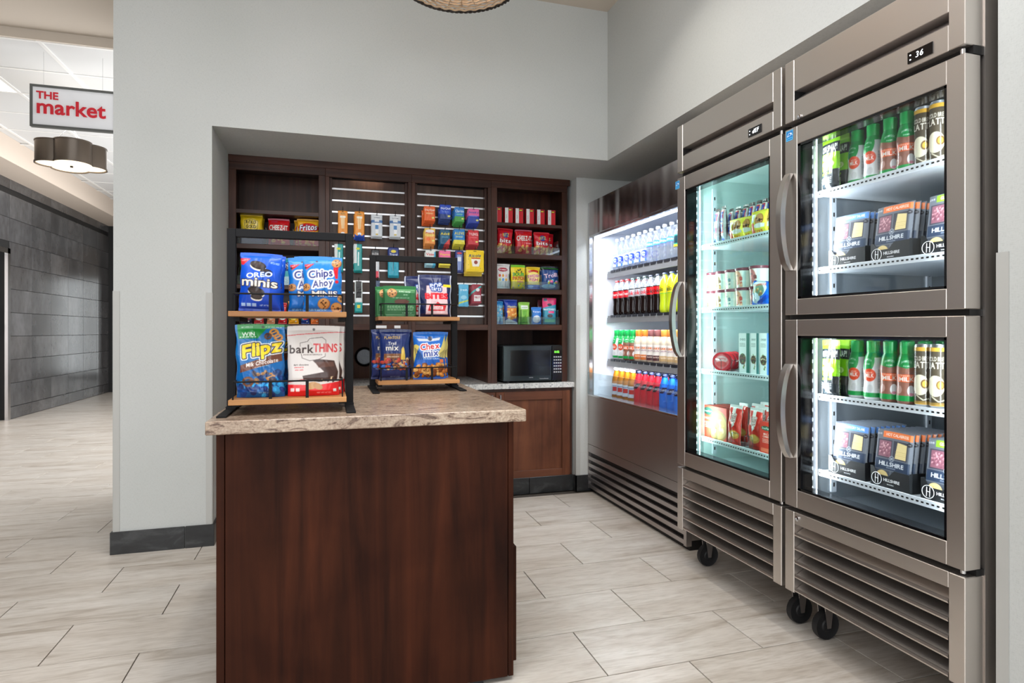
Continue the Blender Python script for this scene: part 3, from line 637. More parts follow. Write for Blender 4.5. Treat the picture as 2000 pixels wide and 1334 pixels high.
def fridge(name, label, cat, X, Yc, w, doors, slot, shelves, disp, dispx, teal, liner, handles, sticker, lock=None, power=6, ledx=-.262, tint=(.9, .97, 1)):
    t = thing(name, label, cat, (X, Yc, 0), -PI / 2); h = w / 2; S = M['steel']; ZB, ZT = .178, 2.095
    # outer shell behind the doors
    MB().box(-h - .003, -h + .038, .068, .85, ZB, ZT).box(h - .038, h + .003, .068, .85, ZB, ZT).box(-h + .038, h - .038, .068, .85, 1.852, ZT - .001).box(-h + .038, h - .038, .068, .85, ZB + .0, .493).box(-h + .038, h - .038, .84, .85, .493, 1.852).obj('body', M['steel_v'], t)
    MB().box(-h + .01, h - .01, .052, .068, .19, 2.08).box(-h + .02, h - .02, .03, .052, 1.848, 1.88).obj('gap_seal', M['black'], t) if False else None
    g = MB()
    for z0, z1 in doors: g.box(-h + .012, -h + .05, .056, .068, z0 + .005, z1 - .005).box(h - .05, h - .012, .056, .068, z0 + .005, z1 - .005).box(-h + .05, h - .05, .056, .068, z0 + .005, z0 + .035).box(-h + .05, h - .05, .056, .068, z1 - .035, z1 - .005)
    g.obj('door_seal', M['black'], t)
    L = M[liner]; i = h - .041; li = MB().box(-i - .001, -i + .004, .068, .80, .5, 1.845).box(i - .004, i + .001, .068, .80, .5, 1.845).box(-i, i, .79, .80, .5, 1.845).box(-i, i, .068, .80, .495, .505).box(-i, i, .068, .80, 1.84, 1.85)
    if len(doors) == 2: li.box(-i, i, .068, .80, doors[0][0] - .035, doors[0][0] + .035)
    li.obj('liner', L, t)
    pil = MB(); hol = MB()
    for sx in (-1, 1):
        for y in (.16, .62):
            pil.box(min(sx * (i - .004), sx * (i - .012)), max(sx * (i - .004), sx * (i - .012)), y, y + .022, .53, 1.8)
            for k in range(24 if sx < 0 else 0): hol.box(sx * i + .011, sx * i + .0125, y + .008, y + .014, .55 + k * .052, .565 + k * .052)
    for x in (-.16, .16):
        pil.box(x - .012, x + .012, .782, .79, .53, 1.8)
        for k in range(24): hol.box(x - .004, x + .004, .781, .7822, .55 + k * .052, .565 + k * .052)
    pil.obj('shelf_standards', M['shelfwire'], t); o = hol.obj('standard_slots', M['black'], t); o['kind'] = 'stuff'
    # header
    e = .045
    MB().box(-h, -h + e, 0, .072, 1.875, ZT, .002).obj('header_stile', S, t); MB().box(h - e, h, 0, .072, 1.875, ZT, .002).obj('header_stile', S, t)
    MB().box(-h + e + .001, h - e - .001, .001, .07, slot[1], ZT, .0015).obj('header_panel', S, t); MB().box(-h + e + .001, h - e - .001, .001, .07, 1.875, slot[0], .0015).obj('header_panel', S, t)
    MB().prism([(.004, slot[0]), (.05, slot[1]), (.068, slot[1]), (.068, slot[0])], -h + e, h - e, 'x').obj('pull_recess', M['steel_f1'], t)
    MB().box(-h + e, -h + e + .004, .002, .05, slot[0], slot[1]).obj('recess_end', M['black'], t)
    d = MB().box(dispx - .038, dispx + .038, -.0015, .002, 1.889, 1.921).obj('display', M['blackgloss'], t)
    letters(disp, .023, .0003, M['disp'], d, (dispx - .014, -.002, 1.8975), offset=-.0002, shear=.15, spacing=1.15)
    for z in (1.898, 1.911): MB().box(dispx - .031, dispx - .027, -.0022, -.0015, z - .0015, z + .0015).obj('indicator_dot', M['disp'], d)
    if lock:
        for lx, lz in lock: v = MB().lathe([(.009, 0), (.009, .003), (.004, .004), (.003, .0015)], 18); v.v = [(a + lx, -c, b + lz) for a, b, c in v.v]; v.obj('lock', M['chrome'], t, True)
    # base
    MB().box(-h, -h + e, 0, .068, ZB, .470, .002).obj('base_stile', S, t); MB().box(h - e, h, 0, .068, ZB, .470, .002).obj('base_stile', S, t)
    MB().box(-h + e + .001, h - e - .001, .001, .07, .427, .470, .0015).obj('base_rail', S, t)
    MB().box(-h + e, h - e, .058, .07, ZB + .01, .427).obj('louver_backing', M['powder'], t)
    lp = [(.0, -.001), (.002, -.006), (.007, -.008), (.011, -.005), (.054, .023), (.053, .026), (.010, .003), (.007, .006), (.002, .005)]
    for k in range(5):
        z = .39 - .0498 * k; n = MB().prism([(a, z + b) for a, b in lp], -h + e + .002, h - e - .002, 'x').obj('louver', S, t)
    # doors
    for n, (z0, z1) in enumerate(doors):
        gx0, gx1 = -.2875 if w > .68 else -.27, .2875 if w > .68 else .279; gz0 = z0 + (.064 if n == len(doors) - 1 else .056); gz1 = z1 - (.065 if n == 0 else .057)
        dr = MB().box(-h, gx0, 0, .056, z0, z1, .0018).box(gx1, h, 0, .056, z0, z1, .0018).box(gx0 - .001, gx1 + .001, 0, .056, z0, gz0, .0018).box(gx0 - .001, gx1 + .001, 0, .056, gz1, z1, .0018).obj('door', S, t)
        a = .008
        MB().box(gx0, gx0 + a + .006, .003, .055, gz0, gz1).box(gx1 - a, gx1, .003, .055, gz0, gz1).box(gx0, gx1, .003, .055, gz0, gz0 + a).box(gx0, gx1, .003, .055, gz1 - a, gz1).obj('glass_surround', M['blackgloss'], dr)
        MB().box(gx0 + a, gx1 - a, .008, .012, gz0 + a, gz1 - a).obj('glass_pane', M['glass_teal' if teal else 'glass'], dr)
        bow_handle(*handles[n], -h + .03).obj('handle', M['handle'], dr, True)
    MB().box(-h, h, .03, .075, doors[0][1] + .001, 1.876).obj('door_gap', M['black'], t); MB().box(-h, h, .04, .075, .470, doors[-1][0]).obj('door_gap', M['black'], t)
    if len(doors) == 2: MB().box(-h + .003, h - .003, .02, .07, doors[1][1], doors[0][0]).obj('door_gap', M['black'], t)
    for zz in (doors[0][1] + .012, doors[-1][0] - .006): MB().lathe([(.007, -.007), (.007, .007)], 10, h - .02, .02, zz).obj('hinge', M['chrome'], t, True)
    sx, sz = sticker
    sm = box_mesh('sticker', .034, .037, .0006, (70, 160, 214), lambda c: (c.rect(.04, .04, .96, .96, (92, 184, 230)), c.rect(.08, .3, .92, .92, (28, 122, 196)), c.line([(.2, .5), (.4, .75), (.7, .72), (.9, .5)], .05, (235, 246, 252)), c.ell(.7, .66, .1, .1, (235, 246, 252)), c.text('energy', .45, .46, .6, .14, (240, 248, 252), 6), c.rect(.12, .1, .88, .22, (28, 122, 196))), 1400)
    link('sticker', sm, t, (sx, -.0008, sz))
    # shelves
    for z in shelves:
        s = MB().box(-i + .014, i - .014, .10, .66, z - .012, z, .001).box(-i + .014, i - .014, .094, .1, z - .017, z + .006, .001).obj('shelf', M['shelfwire'], t)
        q = MB(); nn = int((2 * i - .05) / .0165)
        for k in range(nn): q.box(-i + .022 + k * .0165, -i + .030 + k * .0165, .0932, .0941, z - .008, z - .003)
        q = q.obj('shelf_slots', M['black'], s); q['kind'] = 'stuff'
    # lamps
    for sgn in (-1, 1):
        q = MB().box(sgn * (i - .016) - .011, sgn * (i - .016) + .011, .066, .082, .53, 1.82).obj('lamp_strip', M['liner_w'], t)
        ld = MB()
        for k in range(36): ld.box(sgn * (i - .016) - .005, sgn * (i - .016) + .006, .064, .066, .55 + .035 * k, .562 + .035 * k) if sgn < 0 else ld.box(sgn * (i - .016) - .005, sgn * (i - .016) + .006, .082, .083, .55 + .035 * k, .562 + .035 * k)
        ld = ld.obj('led_dots', M['led'], q); ld['kind'] = 'stuff'
        area('cooler_lamp', (sgn * (i - .03), .074, 1.17), .016, power, tint, rot=(PI/2, 0, math.radians(28 * sgn)), sy=1.22, parent=t)
    # casters
    for x in (-h + .055, h - .055):
        c = MB().box(x - .03, x + .03, .09, .17, .168, .178).lathe([(.016, .13), (.016, .168)], 12, x, .13).obj('caster', M['chrome'], t)
        v = MB().lathe([(.0, -.013), (.02, -.013), (.024, -.009), (.042, -.009), (.05, -.012), (.052, 0), (.05, .012), (.042, .009), (.024, .009), (.02, .013), (.0, .013)], 24, capb=False, capt=False); v.v = [(q + x, b + .13, a + .052) for a, b, q in v.v]; v.obj('wheel', M['rubber'], c, True)
        MB().prism([(.122, .045), (.138, .045), (.15, .13), (.11, .13)], x - .019, x - .0165, 'x').prism([(.122, .045), (.138, .045), (.15, .13), (.11, .13)], x + .0165, x + .019, 'x').box(x - .019, x + .019, .11, .15, .128, .134).obj('fork', M['steel_f1'], c)
    return t
F2 = fridge('display_freezer', 'tall steel freezer with one full-height glass door, middle of the three units', 'freezer', 1.6, 2.219, .702, [(.487, 1.848)], (1.946, 1.982), (1.52, 1.223, .935, .617),
            'dEF', .205, True, 'liner_t', [(.998, 1.352)], (-.349, 1.80), power=6.6, tint=(.88, 1, .99))
F3 = fridge('display_refrigerator', 'tall steel refrigerator with two stacked glass half doors, nearest the right wall', 'refrigerator', 1.6, 1.52, .66, [(1.178, 1.852), (.487, 1.160)], (1.946, 1.980), (1.618, 1.343, .888, .615),
            '36', .203, False, 'liner_d', [(1.338, 1.686), (.664, 1.0)], (-.306, 1.809), [(-.258, 1.880), (-.268, .45)], power=6.3, tint=(.90, .96, 1))
_x = 2.219 - onX(1431, 520, 2.38)[1]
MB().box(_x - .008, _x + .008, .772, .79, 1.30, 1.40).box(_x - .016, _x + .016, .765, .79, 1.29, 1.305).box(_x - .016, _x + .016, .765, .79, 1.395, 1.41).obj('wall_clip', M['greyp'], F2)
# note pasted on the inner walls
def notice(c):
    c.lines(.08, .08, .92, .9, 14, (120, 132, 140), 3)
# open-front cooler
T = thing('open_cooler', 'wide open-front steel drinks cooler with lit shelves, furthest from the camera', 'cooler', (1.74, 3.3245, 0), -PI / 2)
h = .6155
MB().box(-h, -h + .03, .03, .74, .05, 2.015).box(h - .03, h, .03, .74, .05, 2.015).box(-h + .03, h - .03, .03, .74, 1.985, 2.015).box(-h + .03, h - .03, .70, .74, .05, 1.985).box(-h + .03, h - .03, .03, .70, .05, .62).obj('body', M['steel_v'], T)
MB().box(-h + .002, h - .002, .02, .72, 0, .05).obj('kick', M['black'], T)
MB().box(-h, -h + .022, 0, .03, .676, 2.015, .002).obj('front_post', M['chrome'], T); MB().box(h - .022, h, 0, .03, .676, 2.015, .002).obj('front_post', M['chrome'], T)
MB().box(-h + .022, h - .022, 0, .035, 1.783, 2.015, .002).obj('header_panel', M['steel_wavy'], T)
MB().box(-h + .022, h - .022, .003, .07, 1.768, 1.783).obj('lamp_housing', M['chrome'], T)
MB().box(-h + .03, h - .03, .035, .062, 1.764, 1.768).obj('lamp_diffuser', M['ledstrip'], T)
MB().box(-h + .001, h - .001, .0, .03, .33, .668, .002).obj('lower_panel', M['steel_f1'], T)
MB().box(-h + .001, h - .001, -.002, .08, .668, .68, .001).obj('sill', M['chrome'], T)
MB().box(-h, h, -.003, .002, .680, .832, .001).obj('front_glass', M['acrylic'], T)
MB().box(-h + .003, h - .003, .02, .03, .02, .33).obj('grille_backing', M['black'], T)
MB().box(-h, -h + .012, -.001, .03, .022, .329).box(h - .025, h, -.001, .03, .022, .329).box(-h + .012, h - .025, -.001, .03, .276, .329).obj('grille_frame', M['steel_f1'], T)
for k in range(5): z = .246 - .0485 * k; MB().box(-h + .012, h - .025, -.001, .018, z - .024, z, .001).obj('grille_slat', M['steel_f1'], T)
LW = M['liner_w']
MB().box(-h + .03, -h + .034, .03, .70, .66, 1.985).box(h - .034, h - .03, .03, .70, .66, 1.985).box(-h + .03, h - .03, .66, .70, .66, 1.985).box(-h + .03, h - .03, .062, .70, 1.80, 1.81).box(-h + .03, h - .03, .08, .70, .62, .66).obj('liner', LW, T)
SH1 = [1.536, 1.228, .928, .668]
BX = [-.48 + .0775 * k for k in range(12)]
for n, z in enumerate(SH1):
    y0 = .125 if n < 3 else .09; s = MB().box(-h + .05, h - .04, y0 + .004, .60, z - .016, z - .004).box(-h + .05, h - .04, y0, y0 + .005, z - .052 if n < 3 else z - .01, z - .016 if n < 3 else z - .004, .001).obj('shelf', M['greyp'], T)
    if n < 3:
        for x in BX: MB().box(x - .029, x + .029, y0 - .002, y0 + .02, z - .016, z).obj('pusher', M['pusher'], s)
        area('cooler_lamp', (0, .12, z - .06), 1.05, 2.6, (.9, .95, 1), sy=.02, parent=T, rot=(math.radians(18), 0, 0))
area('cooler_lamp', (0, .045, 1.762), 1.1, 6.5, (.88, .93, 1), sy=.025, parent=T, rot=(math.radians(25), 0, 0))

# ---------------------------------------------------------------- microwave, sign, lamps
mw = thing('microwave', 'black countertop microwave with green clock digits in the right niche', 'microwave', (1.353, 3.992, .7612))
MB().box(-.216, .216, .014, .34, .016, .258, .004).obj('body', mat('microwave_shell', (30, 34, 36), .35), mw)
d = MB().box(-.216, .135, 0, .014, .014, .256, .003).obj('door', mat('microwave_front', (34, 42, 46), .18), mw); MB().box(-.165, .125, -.001, .001, .05, .225).obj('window', M['blackgloss'], d); letters('DIAMOND', .006, .0002, M['white'], d, (-.03, -.0015, .035))
p = MB().box(.137, .216, 0, .014, .014, .256, .003).obj('control_panel', M['blackgloss'], mw)
letters('8:02', .022, .0002, mat('green_digits', (120, 255, 90), .5, emit=(130, 255, 70), estr=1.5), p, (.155, -.0015, .205))
for r in range(6):
    for c in range(4): MB().box(.150 + .0155 * c, .161 + .0155 * c, -.0015, 0, .172 - .021 * r, .182 - .021 * r).obj('button', M['greyp'], p)
letters('Countertop Microwave', .007, .0002, M['white'], d, (.045, -.0015, .026))
for x in (-.17, .17): MB().lathe([(.014, 0), (.012, .016)], 12, x, .04).obj('foot', M['rubber'], mw)
sg = thing('hanging_sign', 'white rectangular sign in a dark frame hanging in the corridor, red lettering', 'sign', (-1.93, 5.6, 2.705))
MB().box(-.285, .305, -.02, .02, 0, .018, .001).box(-.285, .305, -.02, .02, .31, .328, .001).box(-.285, -.267, -.02, .02, .018, .31, .001).box(.287, .305, -.02, .02, .018, .31, .001).obj('frame', mat('sign_frame', (84, 86, 84), .4), sg)
MB().box(-.267, .287, -.012, .012, .018, .31).obj('panel', mat('sign_panel', (236, 238, 242), .35), sg)
RED = mat('sign_red', (205, 16, 40), .4)
letters('THE', .080, .002, RED, sg, (-.243, -.0145, .222), offset=.0018)
letters('market', .160, .003, RED, sg, (-.246, -.0155, .108), offset=.003, spacing=1.02)
for x in (-.2, .2): MB().tube([(x, 0, .328), (x, 0, AC - 2.705 - .004)], .0008, 5).obj('hanging_rod', M['greyp'], sg)
pdx, _, pdz = onY(140, 303, 6.4)
pd = thing('pendant_lamp', 'bronze clover-shaped drum lamp hanging on chains in the corridor', 'lamp', (pdx, 6.4, pdz), 1.2)
def clover(R, r, n=72):
    out = []
    for k in range(n):
        a = 2*PI*k/n; b = 0
        for q in range(4):
            c = q*PI/2 + PI/4; dx, dy = R*math.cos(c), R*math.sin(c); pr = dx*math.cos(a)+dy*math.sin(a); dd = r*r - (dx*dx+dy*dy-pr*pr)
            if dd > 0: b = max(b, pr + math.sqrt(dd))
        out.append((b*math.cos(a), b*math.sin(a)))
    return out
BR = mat('bronze_metal', (104, 96, 88), .28, .85)
oc = clover(.125, .142); ic = clover(.125, .137); n = len(oc)
def ringwall(o, i, z0, z1):
    vs = [(x, y, z) for z in (z0, z1) for P in (o, i) for x, y in P]; fs = []
    for k in range(n):
        j = (k+1) % n; fs += [(k, j, 2*n+j, 2*n+k), (n+j, n+k, 3*n+k, 3*n+j), (k, n+k, n+j, j), (2*n+k, 2*n+j, 3*n+j, 3*n+k)]
    return vs, fs
MB().add(*ringwall(oc, ic, -.095, .085)).obj('shade', BR, pd, True)
MB().add(*ringwall(clover(.125, .147), clover(.125, .139), -.108, -.094)).add(*ringwall(clover(.125, .146), clover(.125, .14), .083, .092)).obj('rim', BR, pd)
MB().prism(clover(.123, .136), -.098, -.092, 'z').obj('diffuser', mat('lamp_diffuser', (255, 240, 215), .5, emit=(255, 226, 186), estr=.95), pd)
MB().lathe([(.012, -.112), (.012, -.098)], 12).obj('finial', M['black'], pd)
for k in range(3):
    a = 2*PI*k/3; MB().tube([(.15*math.cos(a), .15*math.sin(a), .08), (.01*math.cos(a), .01*math.sin(a), .26)], .0025, 6).obj('chain', M['chrome'], pd)
MB().tube([(0, 0, .25), (0, 0, AC - pdz)], .006, 8).obj('stem', M['chrome'], pd)
# woven pendant over the market
wp = thing('woven_pendant', 'round woven basket pendant with a dark coiled rim, hanging overhead', 'lamp', (.5, 2.4, 2.53))
RATT = mat('woven_cord', (196, 170, 142), .7); RD = mat('dark_cord', (46, 40, 36), .6)
def coil(R, z, r, twist, amp, n=220, ph=0):
    return [((R + amp*math.cos(twist*2*PI*k/n+ph))*math.cos(2*PI*k/n), (R + amp*math.cos(twist*2*PI*k/n+ph))*math.sin(2*PI*k/n), z + amp*math.sin(twist*2*PI*k/n+ph)) for k in range(n)]
mb = MB()
for q in range(3): mb.tube(coil(.246, 0, .004, 26, .0055, ph=q*2*PI/3), .0042, 6, True)
mb.obj('rim', RD, wp, True)
mb = MB()
for q in range(9): R = .236 - .004 * q; mb.tube(coil(R, .010 * q, .003, 34 + q, .002, 200), .0042, 5, True)
for q in range(12): t = q / 11 * PI / 2; R = .2 * math.cos(t) + .002; z = .09 + .17 * math.sin(t); mb.tube([((R)*math.cos(2*PI*k/60), R*math.sin(2*PI*k/60), z) for k in range(60)], .0055, 5, True)
mb.obj('shade', RATT, wp, True)
mb = MB()
for q in range(11): R = .022 + .02 * q; mb.tube([((R + .002*math.sin(k*1.7+q))*math.cos(2*PI*k/90), (R + .002*math.sin(k*1.7+q))*math.sin(2*PI*k/90), .016 + .002 * math.sin(k * 2.1)) for k in range(90)], .0035, 5, True)
for k in range(24): a = 2*PI*k/24; mb.tube([(.02*math.cos(a), .02*math.sin(a), .018), (.236*math.cos(a), .236*math.sin(a), .012)], .002, 4)
mb.obj('woven_base', RATT, wp, True)
MB().tube([(0, 0, .26), (0, 0, ZC - 2.53)], .004, 8).obj('cord', RD, wp)
v = MB().lathe([(.01, -.04), (.028, -.02), (.03, 0), (.014, .04)], 16, 0, 0, .14).obj('bulb', mat('warm_bulb', (255, 240, 210), .5, emit=(255, 214, 160), estr=8), wp, True)
# ---------------------------------------------------------------- goods
def put(me, name, label, cat, loc, rz=0, rx=0, ry=0, group=None):
    o = link(name, me, None, loc); o.rotation_mode = 'XYZ'; o.rotation_euler = (rx, ry, rz); return tag(o, label, cat, group)
def span(u0, u1, vt, P, ax, zb):
    uc = (u0 + u1) / 2
    if ax == 'Y': a = onY(u0, vt, P); b = onY(u1, vt, P); return ((a[0] + b[0]) / 2, P), abs(b[0] - a[0]), onY(uc, vt, P)[2] - zb
    a = onX(u0, vt, P); b = onX(u1, vt, P); return (P, (a[1] + b[1]) / 2), abs(a[1] - b[1]), onX(uc, vt, P)[2] - zb
def bag(name, label, cat, u0, u1, vt, P, zb, t, bg, fn, ax='Y', kind='pillow', behind=(), seed=0, lean=0, yaw=0, roll=0, res=520, m='foil', crinkle=1, hgt=None, wid=None, group=None, short=None, back=None):
    (x, y), w, h = span(u0, u1, vt, P + (t / 2 if ax == 'X' else 0), ax, zb); x -= (t / 2 if ax == 'X' else 0); w = wid or w; h = hgt or h
    me = bag_mesh(name, w, h, t, bg, fn, res, kind, m, seed, crinkle, back); base = 0 if ax == 'Y' else -PI/2
    dx, dy = (0, t/2) if ax == 'Y' else (t/2, 0)
    o = put(me, name, label, cat, (x + dx, y + dy, zb + .0006), base + math.radians(yaw), math.radians(-lean), math.radians(roll), group)
    for k, b in enumerate(behind):                       # (along the shelf, further in, up, extra yaw)
        a, d, up, yw = (list(b) + [0, 0, 0, 0])[:4]
        lx, ly = (a, d) if ax == 'Y' else (d, -a)
        q = dup(o, (x + dx + lx, y + dy + ly, zb + .0006 + up), base + math.radians(yaw + yw), label=(short or label) + ', ' + ('just behind the front one' if k == 0 else ORD[k + 1] + ' from the front'), group=group)
    return o
def deep(n, step, jit=.003):
    return [(random.uniform(-jit, jit), step * (k + 1), 0, random.uniform(-2, 2)) for k in range(n)]
Zu, Zl = ZI + .3082, ZI + .0472
# --- front rack
def oreo(c):
    B = (18, 84, 206); c.grad(0, 1, (10, 62, 178), (24, 96, 222)); c.poly([(0, .90), (.26, .89), (.08, .78), (0, .80)], (226, 48, 60)); c.text('NABISCO', .12, .865, .16, .022, (250, 240, 240), 8)
    for cx, cy, r, ro in ((.45, .77, .20, -14), (.44, .33, .21, -16), (.66, .66, .15, -10), (.45, .24, .14, -6)):
        c.ell(cx, cy - .012, r, r * .52, (238, 232, 220), ro); c.ell(cx, cy + .012, r, r * .5, (34, 26, 26), ro); c.ell(cx, cy + .014, r * .72, r * .33, (58, 46, 44), ro)
    c.text('OREO', .50, .62, .62, .085, (255, 255, 255), 6, out=(30, 90, 200), ow=.012); c.text('minis', .50, .49, .86, .14, (246, 238, 222), -3, out=(44, 34, 40), ow=.02)
    c.text('BITE SIZE', .84, .83, .2, .03, (230, 240, 255), -6)
    for k in range(3): c.rect(.08 + .13 * k, .09, .18 + .13 * k, .14, (168, 200, 244))
    c.text('NET WT 8 OZ', .66, .11, .28, .025, (230, 240, 255))
bag('snack_bag', 'blue bag of mini sandwich cookies on the upper tray, front rack', 'snack bag', 462, 547, 493, 1.985, Zu, .05, (14, 70, 196), oreo, seed=1, roll=2.5, yaw=-6, behind=[(.006, .054, .002, 2), (-.004, .108, .004, -2)], res=640, short='blue bag of mini sandwich cookies, front rack')
def chips(c):
    c.grad(0, 1, (16, 104, 192), (36, 138, 220)); c.poly([(.05, .86), (.30, .87), (.10, .76)], (224, 38, 52)); c.text('NABISCO', .16, .84, .14, .022, (255, 235, 235), 24)
    c.cookie(.86, .88, .13, 1); c.cookie(.08, .45, .11, 2); c.cookie(.52, .15, .16, 3); c.cookie(.84, .08, .15, 4); c.cookie(.97, .24, .11, 5); c.ell(.36, .91, .03, .025, (50, 40, 60)); c.ell(.09, .8, .03, .03, (70, 50, 60))
    c.text('Chips', .45, .67, .62, .18, (38, 44, 120), 6, out=(226, 228, 232), ow=.04, shear=.1); c.text('Ahoy', .50, .50, .52, .16, (38, 44, 120), 8, out=(226, 228, 232), ow=.04, shear=.1)
    c.poly([(.78, .80), (.92, .82), (.88, .60), (.82, .60)], (222, 22, 40)); c.ell(.86, .545, .045, .045, (222, 22, 40)); c.text('MINIS', .55, .33, .66, .10, (244, 240, 228), -1, out=(30, 44, 110), ow=.02); c.lines(.1, .03, .6, .07, 2, (160, 205, 240))
bag('snack_bag', 'light blue bag of mini chocolate chip cookies, front one on the upper tray', 'snack bag', 592, 670, 501, 1.985, Zu, .045, (28, 122, 206), chips, seed=4, roll=-1, res=640, behind=[(-.046, .045, .001, 7), (-.03, .09, .012, -3)], short='light blue bag of mini chocolate chip cookies')
def flipz(c):
    c.grad(0, 1, (8, 82, 150), (18, 120, 190)); c.blobs(0, 0, 1, .3, [(10, 60, 130), (40, 150, 215), (6, 40, 100)], 30, .09, 4); c.poly([(.05, 1), (1, 1), (1, .97), (.62, .93), (.45, .80), (.05, .80)], (30, 146, 62))
    c.text('NEW MORE FUN', .24, .955, .22, .02, (235, 245, 235)); c.text('WIN', .26, .86, .26, .055, (250, 252, 250), 2); c.lines(.08, .81, .44, .835, 1, (235, 245, 235), 3); c.lines(.60, .95, .95, .965, 1, (235, 245, 235), 3); c.ell(.55, .955, .03, .03, (20, 70, 30))
    for cx, cy, r, k in ((.78, .88, .10, (216, 150, 70)), (.66, .83, .08, (90, 50, 30)), (.86, .82, .09, (206, 136, 60)), (.28, .22, .12, (110, 66, 42)), (.74, .28, .10, (190, 130, 66))): c.ell(cx, cy, r, r * .9, k); c.ell(cx, cy, r * .55, r * .5, (20, 70, 120)); c.line([(cx - r * .5, cy - .01), (cx + r * .5, cy + .02)], .03, k)
    c.poly([(.10, .34), (.10, .44), (.96, .62), (.96, .50)], (108, 62, 46)); c.text('Flipz', .55, .64, .80, .23, (244, 214, 28), 11, out=(240, 240, 236), ow=.045, shear=.12); c.text('Flipz', .55, .64, .80, .23, (244, 214, 28), 11, out=(24, 30, 80), ow=.026, shear=.12); c.text('Flipz', .55, .64, .80, .23, (244, 214, 28), 11, out=(244, 214, 28), ow=.01, shear=.12)
    c.text('Milk Chocolate', .55, .475, .66, .055, (245, 240, 236), 10, shear=.2); c.text('COVERED PRETZELS', .55, .425, .3, .015, (230, 220, 215), 10); c.blobs(.3, .2, .9, .36, [(60, 50, 60), (150, 110, 70), (30, 60, 110)], 16, .07, 9); c.text('NET WT 5 OZ', .62, .07, .26, .02, (190, 215, 235))
bag('snack_bag', 'blue pouch of chocolate pretzels with a green corner, on the lower tray', 'snack bag', 457, 556, 633, 1.985, Zl, .055, (14, 92, 168), flipz, kind='stand', seed=7, yaw=-4, res=640, behind=[(.012, .06, .0, 4)], short='blue pouch of chocolate pretzels', crinkle=1.6)
def bark(c):
    c.rect(0, 0, 1, 1, (216, 210, 206)); c.poly([(0, 0), (1, 0), (1, .20), (.6, .16), (0, .17)], (224, 30, 34)); c.line([(0, .86), (.55, .885), (1, .91)], .012, (206, 32, 40)); c.line([(0, .20), (.25, .235), (.55, .25)], .012, (206, 32, 40))
    c.line([(.24, .70), (.24, .75), (.38, .77), (.42, .81), (.66, .83), (.73, .79), (.73, .73)], .009, (60, 48, 46)); c.line([(.26, .60), (.28, .54), (.42, .50), (.60, .52), (.72, .56), (.72, .60)], .009, (60, 48, 46)); c.ell(.5, .94, .025, .025, (80, 76, 76))
    c.text('bark', .27, .665, .46, .12, (58, 44, 42)); c.text('THINS', .72, .68, .46, .125, (206, 48, 54)); c.text('SNACKING CHOCOLATE', .48, .585, .36, .016, (90, 76, 74)); c.text('dark chocolate', .26, .445, .28, .022, (60, 46, 44)); c.text('almond &', .22, .41, .18, .022, (206, 48, 54)); c.text('sea salt', .22, .375, .16, .02, (206, 48, 54))
    c.poly([(.48, .50), (.60, .52), (.90, .50), (.97, .34), (.95, .22), (.60, .20), (.30, .24), (.28, .29), (.70, .34), (.58, .43)], (66, 42, 36)); c.poly([(.52, .48), (.88, .48), (.9, .42), (.6, .40)], (92, 60, 50)); c.blobs(.62, .2, .95, .27, [(222, 190, 150), (70, 44, 36)], 14, .02, 3); c.ell(.46, .15, .12, .07, (206, 158, 104), 15); c.ell(.58, .14, .1, .06, (190, 140, 88), -25)
    for k in range(2): c.rect(.06 + .1 * k, .07, .13 + .1 * k, .12, (240, 220, 218))
    c.text('NET WT 4.7 OZ', .70, .05, .28, .02, (250, 225, 225)); c.rect(.88, .06, .94, .1, (230, 232, 230))
bag('snack_bag', 'white and red pouch of chocolate bark, front one on the lower tray', 'snack bag', 560, 664, 636, 1.985, Zl, .05, (214, 208, 204), bark, kind='stand', seed=9, yaw=1, res=640, crinkle=.6, behind=[(.014, .05, 0, 0), (.02, .1, 0, 1)], short='white and red pouch of chocolate bark')
# --- rear rack
def tates(c):
    c.grad(0, 1, (26, 92, 46), (36, 116, 58)); c.rect(0, .90, 1, 1, (30, 120, 60)); c.line([(.06, .06), (.06, .86), (.94, .86), (.94, .06), (.06, .06)], .008, (170, 205, 170)); c.cookie(.26, .76, .15, 7)
    c.text('BAKE SHOP', .64, .80, .34, .045, (226, 240, 226), -3); c.text('BITE', .66, .70, .12, .04, (200, 226, 200)); c.text('TINY CRISPY CHOCOLATE CHIP', .52, .60, .5, .025, (226, 240, 226)); c.poly([(.36, .42), (.72, .42), (.78, .5), (.66, .56), (.42, .56), (.32, .5)], (92, 52, 40)); c.lines(.12, .20, .9, .36, 5, (150, 190, 150), 4); c.text('tasty', .7, .12, .3, .02, (226, 240, 226))
bag('snack_bag', 'green paper bag of bite-size cookies, front one on the rear rack', 'snack bag', 749, 814, 558, 2.53, Zu, .045, (28, 100, 50), tates, kind='block', seed=12, res=600, m='card', crinkle=.4, behind=[(-.028, .055, 0, 3)], short='green paper bag of bite-size cookies')
